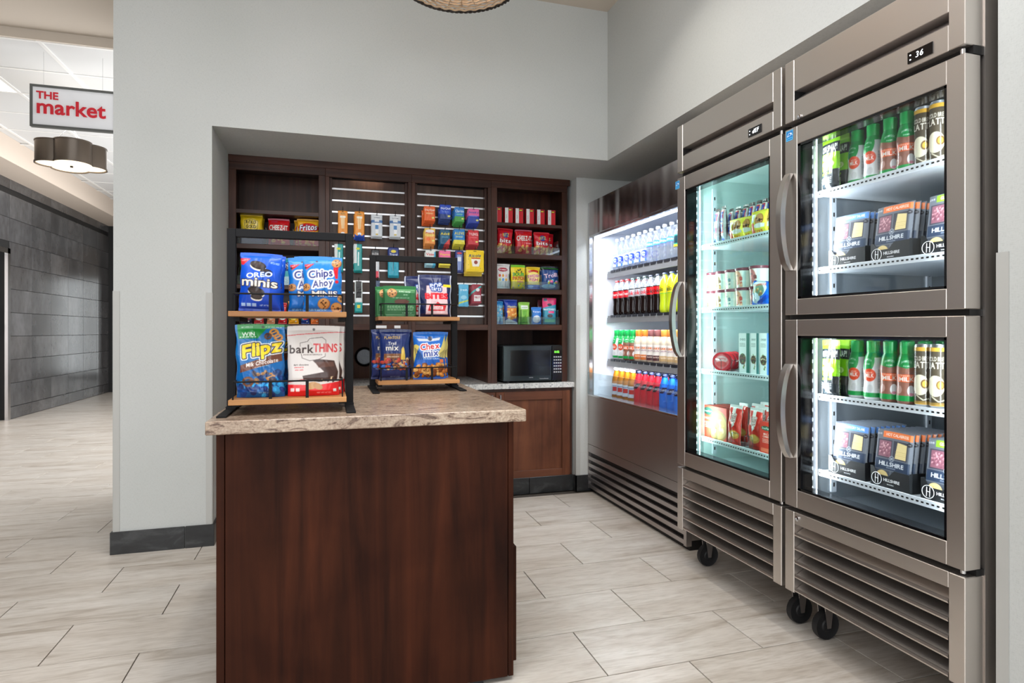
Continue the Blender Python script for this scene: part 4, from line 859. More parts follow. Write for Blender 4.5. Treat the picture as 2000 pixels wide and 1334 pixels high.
def pops(c):
    c.grad(0, 1, (16, 24, 62), (30, 40, 92)); c.line([(.03, 0), (.03, 1)], .03, (226, 230, 240)); c.line([(.97, 0), (.97, 1)], .03, (226, 230, 240)); c.poly([(.20, .06), (.24, .74), (.84, .74), (.88, .06)], (228, 196, 200))
    c.text('POP', .52, .74, .34, .10, (244, 246, 255), 5, out=(40, 74, 150), ow=.03); c.text('tarts', .53, .66, .30, .09, (244, 246, 255), -4, out=(40, 74, 150), ow=.03); c.text('BITES', .54, .49, .68, .13, (214, 26, 44), 0, out=(214, 26, 44), ow=.012)
    c.text('TASTY FILLED', .52, .585, .3, .02, (90, 100, 160)); c.rect(.74, .71, .97, .77, (240, 208, 40)); c.poly([(.26, .14), (.32, .30), (.44, .26), (.56, .36), (.68, .28), (.82, .28), (.78, .14)], (206, 34, 40)); c.rect(.34, .18, .72, .25, (240, 225, 226)); c.text('Frosted', .53, .215, .3, .035, (206, 34, 40))
bag('snack_bag', 'dark blue pouch of pastry bites, front one on the rear rack', 'snack bag', 818, 884, 536, 2.53, Zu, .055, (22, 30, 74), pops, kind='stand', seed=15, res=600, behind=[(-.05, .06, -.002, 3)], short='dark blue pouch of pastry bites')
def planters(c):
    c.grad(0, 1, (22, 38, 92), (26, 48, 112)); c.text('PLANTERS', .40, .83, .52, .055, (232, 190, 96)); c.text('Trail', .40, .72, .26, .06, (240, 236, 226)); c.text('mix', .40, .63, .42, .10, (246, 242, 232), 0, out=(24, 40, 90), ow=.01)
    c.rect(.12, .42, .70, .52, (132, 86, 54)); c.text('NUTS & CHOCOLATE', .42, .46, .4, .025, (240, 230, 210)); c.poly([(.68, .40), (.84, .40), (.80, .62), (.76, .66), (.70, .60)], (224, 190, 80)); c.blobs(.08, .22, .92, .42, [(168, 104, 62), (206, 170, 120), (120, 70, 44), (180, 60, 50), (60, 110, 190)], 50, .07, 6, (80, 48, 34)); c.text('NET WT 6 OZ', .5, .07, .3, .022, (150, 170, 215)); c.line([(.70, .60), (.70, 1)], .008, (180, 190, 215))
bag('snack_bag', 'navy bag of trail mix, front one on the lower tray, rear rack', 'snack bag', 742, 802, 643, 2.53, Zl, .045, (22, 36, 90), planters, seed=18, res=600, behind=[(-.03, .055, 0, 4), (.02, .1, .0, -3)], short='navy bag of trail mix')
def chex(c):
    c.grad(0, 1, (18, 84, 182), (34, 118, 214)); c.poly([(0, .34), (.16, .70), (.06, .74), (0, .72)], (226, 206, 110)); c.poly([(.72, .48), (1, .94), (1, .44)], (222, 204, 116)); 
    for k in range(4): c.line([(.04 + .05 * k, .66 - .03 * k), (.10 + .05 * k, .42)], .016, (40, 44, 60)); c.line([(.96 - .04 * k, .62 - .02 * k), (.90 - .05 * k, .42)], .014, (40, 44, 60))
    c.poly([(.10, .86), (.5, .84), (.84, .88), (.80, .82), (.5, .79), (.16, .80)], (220, 226, 236)); c.ell(.5, .85, .07, .07, (70, 80, 110)); c.text('Chex', .49, .69, .60, .13, (214, 38, 40), 6, out=(240, 240, 244), ow=.03); c.text('mix', .53, .55, .46, .13, (28, 58, 156), 4, out=(240, 240, 244), ow=.03)
    c.text('TRADITIONAL', .54, .435, .52, .035, (226, 234, 246)); c.blobs(.04, .08, .96, .32, [(176, 104, 44), (206, 142, 70), (128, 70, 34), (222, 170, 96)], 60, .085, 8, (84, 46, 26)); c.rect(.80, .35, .92, .42, (226, 120, 70))
bag('snack_bag', 'blue bag of mixed cereal snack, front one on the lower tray, rear rack', 'snack bag', 808, 872, 648, 2.53, Zl, .045, (24, 96, 196), chex, seed=21, res=600, yaw=2, behind=[(.02, .05, 0, -3)], short='blue bag of mixed cereal snack')

# --- shelf bays
def bins(x0, x1, z, xs, label):
    t = thing('acrylic_bin', label, 'shelf bin', ((x0 + x1) / 2, 4.062, z + .0008)); c = (x0 + x1) / 2
    MB().box(x0 - c, x1 - c, 0, .24, 0, .003).obj('floor_plate', M['acrylic'], t); MB().box(x0 - c, x1 - c, 0, .003, .003, .055).obj('front_lip', M['acrylic'], t)
    for x in xs: MB().box(x - c - .0015, x - c + .0015, .003, .24, .003, .105).obj('divider', M['acrylic'], t)
bins(-.538, -.05, 1.655, (-.51, -.375, -.345, -.215, -.18, -.06), 'clear acrylic shelf bin under the pretzel, cracker and corn chip bags')
bins(-.538, -.05, 1.405, (-.53, -.40, -.29, -.17, -.055), 'clear acrylic shelf bin holding gummy candy, left shelf unit')
bins(1.09, 1.575, 1.655, (1.105, 1.235, 1.37, 1.50, 1.565), 'clear acrylic shelf bin holding three red cracker bags')
bins(1.09, 1.575, 1.411, (1.10, 1.20, 1.335, 1.44, 1.565), 'clear acrylic shelf bin holding gummy candy bags, right shelf unit')
bins(1.09, 1.575, 1.163, (1.175, 1.29, 1.37, 1.46, 1.565), 'clear acrylic shelf bin just above the microwave niche')
SY = 4.085; zp = .0045
def rold(c):
    c.grad(0, 1, (70, 60, 92), (232, 196, 30)); c.rect(0, .34, 1, 1, (228, 196, 32)); c.rect(0, 0, 1, .34, (66, 56, 96)); c.ell(.5, .66, .34, .3, (240, 214, 90)); c.line([(.22, .5), (.2, .78), (.5, .84), (.8, .78), (.78, .5), (.5, .46), (.22, .5)], .014, (70, 60, 30)); c.text('ROLD', .5, .73, .46, .11, (52, 46, 34)); c.text('GOLD', .5, .58, .46, .11, (52, 46, 34)); c.blobs(.2, .3, .8, .42, [(190, 120, 50)], 8, .08, 2)
bag('snack_bag', 'yellow and purple bag of pretzels on the left shelf unit', 'snack bag', 468, 512, 418, SY, 1.655 + zp, .05, (214, 184, 30), rold, seed=30, behind=deep(2, .055), short='yellow and purple bag of pretzels')
def cheez(c, big=True):
    c.rect(0, 0, 1, 1, (206, 26, 34)); c.rect(0, .93, 1, 1, (196, 90, 110)); c.text('CHEEZ-IT', .5, .64, .88, .20, (250, 246, 240), 0, out=(120, 14, 20), ow=.012); c.text('Original', .72, .44, .3, .06, (250, 230, 225)); c.blobs(.2, .1, .85, .34, [(226, 140, 50), (240, 170, 80)], 10, .1, 3); c.text("SUNSHINE", .3, .86, .3, .05, (170, 80, 120))
cz = bag('snack_bag', 'red bag of cheese crackers on the left shelf unit', 'snack bag', 523, 565, 426, SY, 1.655 + zp, .05, (198, 26, 34), cheez, seed=31, behind=deep(2, .055), short='red bag of cheese crackers, left shelf unit')
def frit(c):
    c.rect(0, 0, 1, 1, (214, 34, 34)); c.poly([(0, 1), (1, 1), (1, .78), (.75, .5), (.45, .42), (0, .44)], (240, 174, 40)); c.ell(.5, .68, .44, .2, (208, 30, 30)); c.text('Fritos', .52, .68, .8, .22, (250, 250, 250), 6, out=(60, 30, 90), ow=.02, shear=.15); c.poly([(.0, .46), (.5, .40), (1, .62), (1, .52), (.5, .32), (0, .38)], (244, 190, 70)); c.text('ORIGINAL', .62, .26, .4, .07, (250, 230, 220)); c.blobs(.1, .02, .9, .2, [(230, 150, 60)], 10, .08, 5)
bag('snack_bag', 'yellow, red and orange bag of corn chips on the left shelf unit', 'snack bag', 580, 623, 427, SY, 1.655 + zp, .05, (222, 120, 40), frit, seed=32, behind=[(-.02, .055, 0, -3), (.01, .11, 0, 3)], short='yellow and red bag of corn chips')
def nerds(c):
    c.rect(0, 0, 1, 1, (92, 190, 206)); c.rect(0, .84, 1, 1, (58, 170, 196)); c.poly([(.1, .52), (.9, .52), (.95, .84), (.5, .92), (.05, .8)], (24, 50, 130)); c.text('NeRDs', .5, .74, .8, .16, (250, 250, 252), 6, out=(20, 30, 90), ow=.02); c.text('GUMMY CLUSTERS', .52, .6, .66, .07, (246, 214, 50), -6); c.ell(.55, .34, .17, .16, (214, 80, 84)); c.blobs(.4, .26, .7, .42, [(70, 110, 190), (226, 120, 100)], 8, .04, 3); c.blobs(0, .02, 1, .3, [(70, 160, 184), (130, 214, 222)], 14, .06, 4)
bag('candy_bag', 'turquoise bag of gummy candy clusters on the left shelf unit', 'candy bag', 553, 590, 504, SY, 1.405 + zp, .04, (80, 180, 200), nerds, seed=33, behind=deep(1, .05), short='turquoise bag of gummy candy clusters')
bag('candy_bag', 'pink candy bag behind the blue cookie bag, left shelf unit', 'candy bag', 516, 548, 508, SY, 1.405 + zp, .04, (214, 120, 130), lambda c: (c.blobs(0, 0, 1, .6, [(230, 150, 150), (196, 70, 90)], 14, .1, 3), c.text('SOFT', .5, .75, .7, .14, (250, 240, 240))), seed=34)
bag('candy_bag', 'green candy bag at the left end, behind the front rack', 'candy bag', 468, 508, 506, SY, 1.405 + zp, .04, (90, 160, 70), lambda c: (c.text('TWIST', .5, .7, .8, .16, (250, 250, 240)), c.blobs(.1, .1, .9, .5, [(230, 60, 60), (240, 200, 60)], 10, .09, 4)), seed=35)
bag('candy_bag', 'blue candy bag on the left shelf unit, beside the slatwall', 'candy bag', 596, 627, 504, SY, 1.405 + zp, .04, (24, 66, 170), lambda c: (c.text('MINTS', .5, .7, .8, .16, (250, 250, 250)), c.blobs(.1, .1, .9, .5, [(200, 220, 240), (220, 40, 60)], 8, .1, 5)), seed=36)
low = [(468, 492, (40, 42, 60), (150, 60, 70), 'dark', 'X'), (496, 515, (206, 60, 66), (240, 230, 226), 'red and white', 'KIT'), (521, 537, (226, 150, 110), (240, 226, 210), 'peach-coloured', 'ALM'), (543, 560, (200, 30, 40), (240, 240, 236), 'red', 'SOFT'), (563, 583, (232, 160, 30), (240, 214, 90), 'amber', 'GOLD'), (588, 604, (36, 60, 130), (210, 60, 60), 'blue', 'MINI'), (607, 624, (224, 112, 50), (120, 50, 40), 'orange', 'PB')]
for k, (a, b, c1, c2, n, wd) in enumerate(low):
    bag('candy_bag', n + ' candy bag in the bottom row of the left shelf unit', 'candy bag', a, b, 588 + (k % 2) * 3, SY, 1.163 + .001, .03, c1, (lambda c2, wd: lambda c: (c.ell(.5, .32, .42, .36, c2), c.text(wd, .5, .7, .8, .13, (250, 248, 244)), c.blobs(.1, .1, .9, .5, [c2, (240, 235, 225), (60, 130, 60)], 8, .08, 3)))(c2, wd), seed=40 + k, short=n + ' candy bag, bottom row, left shelf unit')
# right shelf unit
bx = box_mesh('tablet_box', .056, .111, .05, (206, 20, 34), lambda c: (c.rect(0, 0, .44, 1, (226, 228, 226)), c.rect(.45, 0, 1, 1, (208, 20, 36)), c.text('TABLETS', .22, .45, .5, .06, (150, 150, 150), 90), c.rect(.44, .82, .9, .95, (40, 30, 30)), c.rect(.5, .84, .84, .92, (226, 196, 50))), 520, top=(190, 24, 36))
for k, (a, b) in enumerate([(964.5, 980), (985.6, 1002.4), (1006, 1023), (1027, 1044), (1048, 1065), (1069, 1086)]):
    x = onY((a + b) / 2, 420, SY)[0]
    put(bx, 'medicine_box', 'red and white medicine box on the top shelf, %s from the left' % ORD[k], 'box', (x, SY, 1.8698), group='red and white boxes on the top shelf')
def ritz(c):
    c.rect(0, 0, 1, 1, (200, 24, 40)); c.rect(0, .0, 1, .04, (150, 20, 30)); c.ell(.52, .72, .19, .17, (30, 60, 150)); c.text('RITZ', .52, .73, .42, .13, (244, 208, 60), 4); c.text('bits', .5, .5, .72, .15, (250, 248, 246), 0, out=(90, 16, 30), ow=.015); c.blobs(.05, .04, .95, .36, [(220, 160, 80), (196, 128, 60), (236, 190, 110)], 26, .11, 6, (130, 70, 34))
bag('snack_bag', 'red bag of bite-size crackers, left one on the right shelf unit', 'snack bag', 971, 1001, 445, SY, 1.655 + zp, .045, (196, 26, 40), ritz, seed=50, roll=3, behind=[(-.025, .055, 0, 2)], short='left red bag of bite-size crackers')
bag('snack_bag', 'red bag of cheese crackers on the right shelf unit', 'snack bag', 1008, 1041, 448, SY, 1.655 + zp, .045, (198, 26, 34), cheez, seed=51, behind=[(.01, .055, .004, 4)], short='red bag of cheese crackers, right shelf unit')
bag('snack_bag', 'red bag of bite-size crackers, right one on the right shelf unit', 'snack bag', 1044, 1075, 453, SY, 1.655 + zp, .045, (196, 26, 40), ritz, seed=52, behind=[(.052, .05, 0, 6)], short='right red bag of bite-size crackers')
def alban(c):
    c.rect(0, 0, 1, 1, (222, 220, 218)); c.ell(.5, .76, .32, .13, (160, 20, 50)); c.text('Albanese', .5, .765, .5, .07, (245, 235, 235)); 
    for k, q in enumerate([(200, 60, 40), (226, 150, 30), (232, 180, 190), (170, 190, 60), (50, 140, 210), (230, 170, 60)]): c.ell(.28 + .22 * (k % 3), .52 - .16 * (k // 3), .07, .09, q)
bag('candy_bag', 'white bag of gummy bears with an oval red emblem', 'candy bag', 968, 997, 515, SY, 1.411 + zp, .04, (220, 218, 216), alban, seed=53, behind=[(-.02, .05, 0, 2)], short='white bag of gummy bears')
def sour(c):
    c.rect(0, 0, 1, 1, (238, 214, 30)); c.rect(0, .90, 1, 1, (120, 200, 40)); c.blobs(.2, .66, .9, .84, [(40, 50, 40), (60, 70, 30)], 10, .05, 2); c.text('SOUR', .52, .6, .8, .13, (110, 196, 46), 0, out=(30, 70, 30), ow=.02); c.text('PATCH', .52, .44, .8, .13, (236, 120, 34), 0, out=(90, 40, 10), ow=.02); c.text('KIDS', .62, .3, .4, .09, (200, 60, 140)); c.blobs(.1, .04, .9, .22, [(70, 130, 200), (230, 120, 40), (120, 190, 50)], 8, .05, 7)
bag('candy_bag', 'yellow and green bag of sour gummy candy', 'candy bag', 999, 1027, 517, SY, 1.411 + zp, .04, (200, 206, 40), sour, seed=54, kind='stand', crinkle=.5, behind=[(.015, .05, 0, -2)], short='yellow and green bag of sour gummy candy')
def swed(c):
    c.rect(0, 0, 1, 1, (236, 200, 40)); c.rect(0, 0, 1, .2, (40, 96, 190)); c.ell(.5, .78, .36, .12, (200, 40, 30)); c.ell(.5, .5, .48, .42, (246, 226, 120)); c.text('SWEDISH', .5, .58, .86, .13, (190, 30, 110), 5, out=(250, 240, 220), ow=.015); c.text('FISH', .5, .42, .6, .14, (190, 30, 110), 0, out=(250, 240, 220), ow=.015); c.ell(.3, .12, .2, .09, (130, 180, 230))
bag('candy_bag', 'yellow, pink and blue bag of fish-shaped gummies', 'candy bag', 1029, 1056, 521, SY, 1.411 + zp, .04, (226, 190, 40), swed, seed=55, behind=deep(1, .05), short='yellow, pink and blue bag of gummies')
def troll(c):
    c.rect(0, 0, 1, 1, (22, 66, 130)); c.rect(0, .84, 1, 1, (16, 22, 30)); c.line([(0, .93), (1, .88)], .03, (60, 170, 60)); c.text('Trolli', .52, .6, .8, .18, (244, 214, 226), 8, out=(30, 40, 110), ow=.02); c.blobs(.3, .24, .9, .42, [(206, 190, 60), (226, 110, 160), (90, 190, 200)], 14, .08, 4); c.ell(.4, .14, .4, .12, (150, 196, 220))
bag('candy_bag', 'blue and black bag of worm-shaped gummies', 'candy bag', 1059, 1092, 520, SY, 1.411 + zp, .04, (26, 60, 120), troll, seed=56, behind=deep(1, .05), short='blue and black bag of gummies')
bag('snack_bag', 'pale blue bag of animal crackers above the microwave', 'snack bag', 965, 984, 588, SY, 1.163 + zp, .04, (100, 172, 206), lambda c: (c.rect(0, .8, 1, 1, (36, 130, 196)), c.blobs(.05, .3, .95, .75, [(220, 200, 180), (150, 110, 90), (90, 130, 170)], 14, .11, 5), c.rect(0, 0, 1, .12, (40, 120, 190))), seed=57)
def flips(c):
    c.rect(0, 0, 1, 1, (28, 60, 160)); c.rect(.2, .3, .92, .66, (224, 140, 60)); c.poly([(.2, .66), (.2, .25), (.5, .16), (.95, .28), (.95, .66)], (226, 142, 60)); c.text('Flipsides', .58, .7, .72, .09, (246, 226, 120)); c.blobs(.28, .26, .9, .6, [(206, 120, 46), (244, 190, 110)], 12, .12, 6); c.poly([(0, .0), (1, 0), (1, .08), (.3, .22), (0, .12)], (226, 230, 236))
bag('snack_bag', 'dark blue and orange bag of pretzel crackers above the microwave', 'snack bag', 986, 1012, 585, SY, 1.163 + zp, .045, (26, 54, 150), flips, seed=58, behind=[(-.03, .05, .004, 0)], short='dark blue and orange bag of pretzel crackers')
def gre(c): c.rect(0, 0, 1, 1, (146, 204, 84)); c.rect(.2, .68, .8, .84, (226, 236, 226)); c.poly([(.3, .62), (.7, .62), (.62, .35), (.85, .02), (.15, .02), (.38, .35)], (110, 180, 60)); c.text('pistachio', .5, .75, .5, .06, (80, 140, 60))
bag('snack_bag', 'light green bag of nuts above the microwave', 'snack bag', 1014, 1036, 590, SY, 1.163 + zp, .04, (150, 205, 90), gre, seed=59, behind=[(.012, .05, -.004, 0)], short='light green bag of nuts')
def yog(c): c.rect(0, 0, 1, 1, (60, 130, 214)); c.ell(.48, .3, .38, .34, (226, 234, 244)); c.text('Yogurt', .5, .72, .8, .11, (244, 248, 252)); c.ell(.45, .33, .2, .16, (246, 246, 248))
bag('snack_bag', 'small pale blue bag with a white swirl, above the microwave', 'snack bag', 1039, 1059, 600, SY, 1.163 + zp, .04, (60, 130, 214), yog, seed=60)
def pink(c): c.rect(0, 0, 1, 1, (60, 150, 176)); c.poly([(0, .62), (1, .76), (1, 1), (0, 1)], (222, 40, 110)); c.rect(.1, .88, .34, .98, (50, 60, 100)); c.ell(.5, .74, .17, .09, (40, 44, 60)); c.text('SMARTSWEETS', .5, .56, .9, .07, (246, 246, 248)); c.rect(.4, .42, .8, .5, (222, 50, 120)); c.ell(.5, .32, .2, .12, (60, 40, 50)); c.rect(.1, .08, .9, .2, (120, 190, 150))
bag('candy_bag', 'pink and teal candy pouch at the right end above the microwave', 'candy bag', 1061, 1088, 582, SY, 1.163 + zp, .04, (214, 60, 110), pink, seed=61, kind='stand', crinkle=.4)
for k in range(3):
    bag('candy_bag', 'dark red candy pouch behind the pink one, %s from the left' % ORD[k], 'candy bag', 1051 + 5 * k, 1073 + 5 * k, 586, SY + .07 + .04 * (2 - k), 1.163 + zp, .02, (120, 24, 44), lambda c: c.text('SWEET', .3, .7, .5, .08, (230, 190, 200)), seed=62 + k, kind='stand', crinkle=.4) if k == 0 else None

# --- packs hanging on the slatwall
def peg(x, z, n, dep, label):
    o = MB().tube(bowpath([(0, .062, -.006), (0, .0, .0), (0, -dep, .016), (0, -dep - .004, .034)], .008), .0022, 6).box(-.009, .009, .056, .064, -.012, .012).obj('peg_hook', M['black'], None, True, (x, CF, z)); return tag(o, label, 'hook')
def hang(name, label, u0, u1, vt, vb, bg, fn, n=3, yf=4.0, step=.017, dz=-.004, t=.008, kind='card', cat='packet', short=None, seed=0, hole=True):
    a = onY(u0, vt, yf); b = onY(u1, vb, yf); w = b[0] - a[0]; h = a[2] - b[2]; x = (a[0] + b[0]) / 2
    me = bag_mesh(name, w, h, t, bg, fn, 640, kind, 'film', seed, .4)
    for k in range(n):
        r = random.Random(seed * 9 + k)
        put(me, name, (short or label) + ('' if k == 0 else ', behind the front one' if k == 1 else ', %s from the front' % ORD[k]), cat, (x + r.uniform(-.002, .002) * k, yf + step * k, b[2] + dz * k), r.uniform(-.05, .05) if k else 0, 0, r.uniform(-.02, .02) if k else 0, group=(short or label) + 's' if n > 1 else None)
    peg(x, a[2] - .012, n, CF - yf + .01, 'thin black hook carrying the ' + (short or label)); return
def sun(c): c.rect(0, 0, 1, 1, (238, 148, 34)); c.rect(.42, .94, .58, .97, (40, 30, 20)); c.poly([(.28, .72), (.72, .72), (.64, .3), (.36, .3)], (246, 206, 150)); c.rect(.22, .72, .78, .8, (250, 240, 220)); c.text('SUN', .5, .88, .4, .05, (90, 120, 60)); c.ell(.5, .12, .2, .14, (240, 244, 250)); c.poly([(0, 0), (1, 0), (1, .12), (.75, .04), (.5, .1), (.25, .04), (0, .12)], (30, 80, 190))
hang('sunscreen_pack', 'left orange sunscreen pack', 660, 679, 411, 462, (236, 146, 34), sun, 3, seed=1)
hang('sunscreen_pack', 'right orange sunscreen pack', 692.5, 711.5, 412.5, 463, (236, 146, 34), sun, 5, seed=2)
def lot(c): c.rect(0, 0, 1, 1, (206, 212, 218)); c.rect(0, .62, 1, .74, (60, 110, 170)); c.rect(.3, .66, .7, .92, (222, 226, 230)); c.text('LOTION', .5, .84, .5, .05, (70, 80, 100)); c.rect(.42, .94, .58, .97, (30, 30, 40)); c.poly([(.34, .6), (.66, .6), (.62, .14), (.38, .14)], (240, 242, 244)); c.rect(.36, .34, .64, .52, (70, 130, 190)); c.rect(.4, .08, .6, .14, (206, 180, 60))
hang('lotion_pack', 'left white and blue lotion pack', 725, 747, 418, 463, (206, 212, 218), lot, 3, seed=3)
hang('lotion_pack', 'right white and blue lotion pack', 761, 783, 419.5, 464, (206, 212, 218), lot, 3, seed=4)
def brush(c): c.rect(0, 0, 1, 1, (24, 150, 150)); c.rect(0, .3, .38, 1, (214, 222, 222)); c.ell(.5, .82, .24, .14, (206, 214, 40)); c.poly([(.5, .7), (.66, .7), (.62, .2), (.46, .2)], (214, 240, 240))
hang('toothbrush_pack', 'left teal toothbrush pack', 653, 670, 476, 530, (24, 150, 150), brush, 2, seed=5)
hang('toothbrush_pack', 'right teal toothbrush pack', 691, 707, 476, 530, (24, 150, 150), brush, 3, seed=6)
def raz(c): c.rect(0, 0, 1, 1, (200, 206, 214)); c.rect(0, .62, 1, 1, (34, 34, 38)); c.text('RAZOR', .5, .84, .8, .08, (230, 230, 232)); c.rect(.1, .66, .9, .76, (226, 226, 226)); c.rect(.1, 0, .9, .24, (222, 70, 90)); c.rect(.3, .28, .7, .56, (240, 240, 244))
hang('razor_pack', 'black and pink razor pack', 725, 741, 487, 543, (60, 60, 66), raz, 1, seed=7)
def tp(c): c.rect(0, 0, 1, 1, (30, 160, 186)); c.rect(0, .68, 1, 1, (22, 44, 120)); c.ell(.5, .86, .24, .14, (226, 206, 60)); c.text('Travel', .5, .75, .7, .07, (240, 244, 250)); c.line([(.5, .6), (.46, .2)], .05, (60, 70, 90))
hang('toothbrush_kit', 'navy and turquoise toothbrush kit', 758, 779, 483, 540, (30, 150, 180), tp, 3, seed=8)
def comb(c): c.rect(0, 0, 1, 1, (206, 216, 216)); c.rect(.15, .45, .85, 1, (22, 22, 24)); c.rect(0, 0, 1, .32, (28, 160, 160)); c.rect(.3, .14, .7, .24, (226, 216, 70)); c.rect(.2, .34, .8, .46, (230, 236, 240))
hang('comb_pack', 'black comb pack with a teal foot', 693, 708, 549, 610, (60, 60, 64), comb, 2, seed=9)
hang('floss_pack', 'narrow grey pack beside the rear rack post', 733, 742, 548, 590, (170, 186, 200), lambda c: (c.rect(0, .5, 1, 1, (70, 90, 120)), c.rect(.2, .1, .8, .4, (220, 60, 70))), 1, seed=10)
def med(c1, c2, wd, wc, s=.5, extra=None):
    def f(c):
        c.rect(0, 0, 1, 1, c2); c.rect(0, s, 1, 1, c1); c.text(wd, .5, .72, .84, .17, wc); c.rect(.42, .93, .58, .96, (30, 30, 30)); c.lines(.2, .45, .8, .56, 2, tuple(min(255, k + 90) for k in c2)); c.ell(.8, .22, .12, .08, (232, 226, 120))
        if extra: extra(c)
    return f
P3 = 3.985; kw = dict(yf=P3, step=.021, dz=-.0055, t=.007)
hang('medicine_packet', 'orange cold medicine packet', 828, 850, 402, 432, (232, 104, 34), med((236, 100, 30), (240, 150, 90), 'DayQuil', (250, 236, 226), .0), 5, seed=20, **kw)
hang('medicine_packet', 'navy night cold medicine packet', 859, 881, 399, 429, (30, 60, 160), med((20, 70, 190), (40, 66, 130), 'NyQuil', (246, 248, 252), .35), 5, seed=21, **kw)
hang('medicine_packet', 'blue and green allergy medicine packet', 888, 907, 404, 434, (40, 130, 190), med((30, 120, 200), (70, 160, 70), 'Claritin', (240, 246, 250), .38), 5, seed=22, **kw)
hang('medicine_packet', 'pink and navy allergy medicine packet', 914, 936, 407, 437, (200, 70, 140), med((226, 100, 160), (30, 60, 160), 'Benadryl', (30, 70, 170), .5), 5, seed=23, **kw)
hang('medicine_packet', 'cream and orange fizzy tablet packet', 829, 850, 445, 477, (240, 190, 60), med((238, 196, 90), (236, 150, 70), 'Alka', (200, 60, 90), .5, lambda c: (c.ell(.5, .8, .4, .14, (244, 236, 240)), c.ell(.35, .3, .18, .16, (240, 110, 40)))), 5, seed=24, **kw)
hang('medicine_packet', 'dark teal pain tablet packet', 859, 879, 448, 478, (10, 84, 116), med((12, 84, 120), (20, 90, 130), 'Advil', (250, 220, 40), .0, lambda c: c.poly([(.4, 0), (1, 0), (1, .45)], (206, 60, 60))), 5, seed=25, **kw)
hang('medicine_packet', 'blue and yellow pain tablet packet', 886, 908, 447, 478, (30, 130, 196), med((30, 126, 196), (226, 214, 60), 'ALEVE', (244, 220, 60), .3), 5, seed=26, **kw)
hang('medicine_packet', 'bright red pain tablet packet', 914, 935, 449, 479, (206, 28, 40), med((206, 28, 40), (200, 50, 60), 'TYLENOL', (250, 240, 240), .3), 5, seed=27, **kw)
hang('medicine_packet', 'white and pale blue eye drop packet', 831, 851, 488, 519, (214, 220, 220), med((224, 228, 226), (150, 196, 210), 'Visine', (200, 40, 50), .4, lambda c: c.poly([(.7, .0), (1, 0), (1, .9), (.86, .9)], (60, 170, 210))), 3, seed=28, **kw)
hang('medicine_packet', 'pink and yellow stomach tablet packet', 858, 880, 489, 519, (236, 110, 160), med((240, 110, 160), (236, 220, 70), 'Pepto', (240, 210, 60), .3), 3, seed=29, **kw)
hang('toothpaste_pack', 'narrow navy toothpaste pack', 889, 905, 489, 532, (34, 50, 120), lambda c: (c.poly([(.3, .1), (.7, .1), (.8, .8), (.2, .8)], (130, 150, 200)), c.rect(.3, .5, .7, .7, (226, 230, 240)), c.ell(.5, .87, .3, .12, (210, 60, 70))), 2, seed=30, yf=P3)
def ric(c): c.rect(0, 0, 1, 1, (240, 204, 18)); c.text('Ricola', .5, .74, .66, .13, (20, 60, 110), 3, shear=.25); c.rect(.3, .60, .78, .64, (200, 40, 30)); c.poly([(.28, .58), (.8, .58), (.72, .24), (.36, .24)], (240, 236, 226)); c.ell(.54, .43, .11, .1, (120, 50, 30)); c.blobs(.1, .15, .9, .58, [(110, 130, 40)], 12, .025, 5); c.poly([(.28, .58), (.8, .58), (.72, .24), (.36, .24)], (240, 236, 226)); c.ell(.54, .43, .1, .1, (150, 60, 40)); c.rect(.42, .93, .58, .955, (60, 50, 20))
hang('cough_drop_bag', 'large yellow cough drop bag', 910, 945, 488, 531, (236, 200, 20), ric, 5, seed=31, yf=P3 - .01, step=.02, dz=-.006, t=.012, kind='pillow')
hang('wipes_pack', 'light blue wipes pack', 896, 915, 555, 598, (90, 180, 220), lambda c: (c.text('fresh', .5, .74, .7, .1, (220, 240, 250)), c.ell(.5, .4, .3, .2, (150, 210, 236)), c.poly([(0, .1), (1, .24), (1, .3), (0, .18)], (206, 214, 90))), 2, seed=32, yf=P3, kind='pillow', t=.012)
hang('medicine_bag', 'maroon and white medicine bag', 922, 940, 555, 592, (150, 40, 60), lambda c: (c.poly([(0, .5), (1, .85), (1, .95), (0, .62)], (60, 170, 170)), c.rect(.2, .1, .9, .42, (230, 226, 228)), c.ell(.6, .7, .2, .18, (226, 232, 236)), c.text('FIRST', .55, .3, .6, .1, (170, 40, 50))), 5, seed=33, yf=P3, step=.02, dz=-.004, kind='pillow', t=.012)

# ---------------------------------------------------------------- bottles, cans, cartons and trays in the coolers
_mc = {}
def cmat(c, rough=.35):
    k = tuple(c) + (rough,)
    if k not in _mc: _mc[k] = mat('plastic_%d_%d_%d' % tuple(c), c, rough)
    return _mc[k]
def bottle(name, label, cat, prof, bm, lp, bg, fn, cap, capc, res=420, n=18, lm='film', group=None):
    o = MB().lathe(prof, n).obj(name, bm, None, True); tag(o, label, cat, group)
    if lp: kid(o, link('label', wrap_mesh('label', lp, bg, fn, res, lm)))
    z0, z1, r = cap
    kid(o, MB().lathe([(r, z0), (r * 1.04, z0 + .002), (r * 1.04, z1 - .003), (r * .9, z1)], 16).obj('cap', cmat(capc), None, True))
    return o
def soda_prof(R, H): return [(R*.82, 0), (R*.95, .006), (R, .02), (R*.97, H*.18), (R*.90, H*.30), (R*.93, H*.40), (R, H*.46), (R, H*.68), (R*.86, H*.78), (R*.55, H*.88), (R*.36, H*.93), (R*.36, H*.955)]
def first(o, loc, rz): o.location = loc; o.rotation_euler[2] = rz; return o
COLA = mat('cola', (24, 12, 10), .12); YEL = mat('yellow_soda', (206, 226, 40), .2); AMB = mat('amber_juice', (196, 120, 30), .15)
REDS = mat('red_sports_drink', (222, 40, 56), .2); BLUS = mat('blue_sports_drink', (40, 120, 226), .2)
H_ = {}
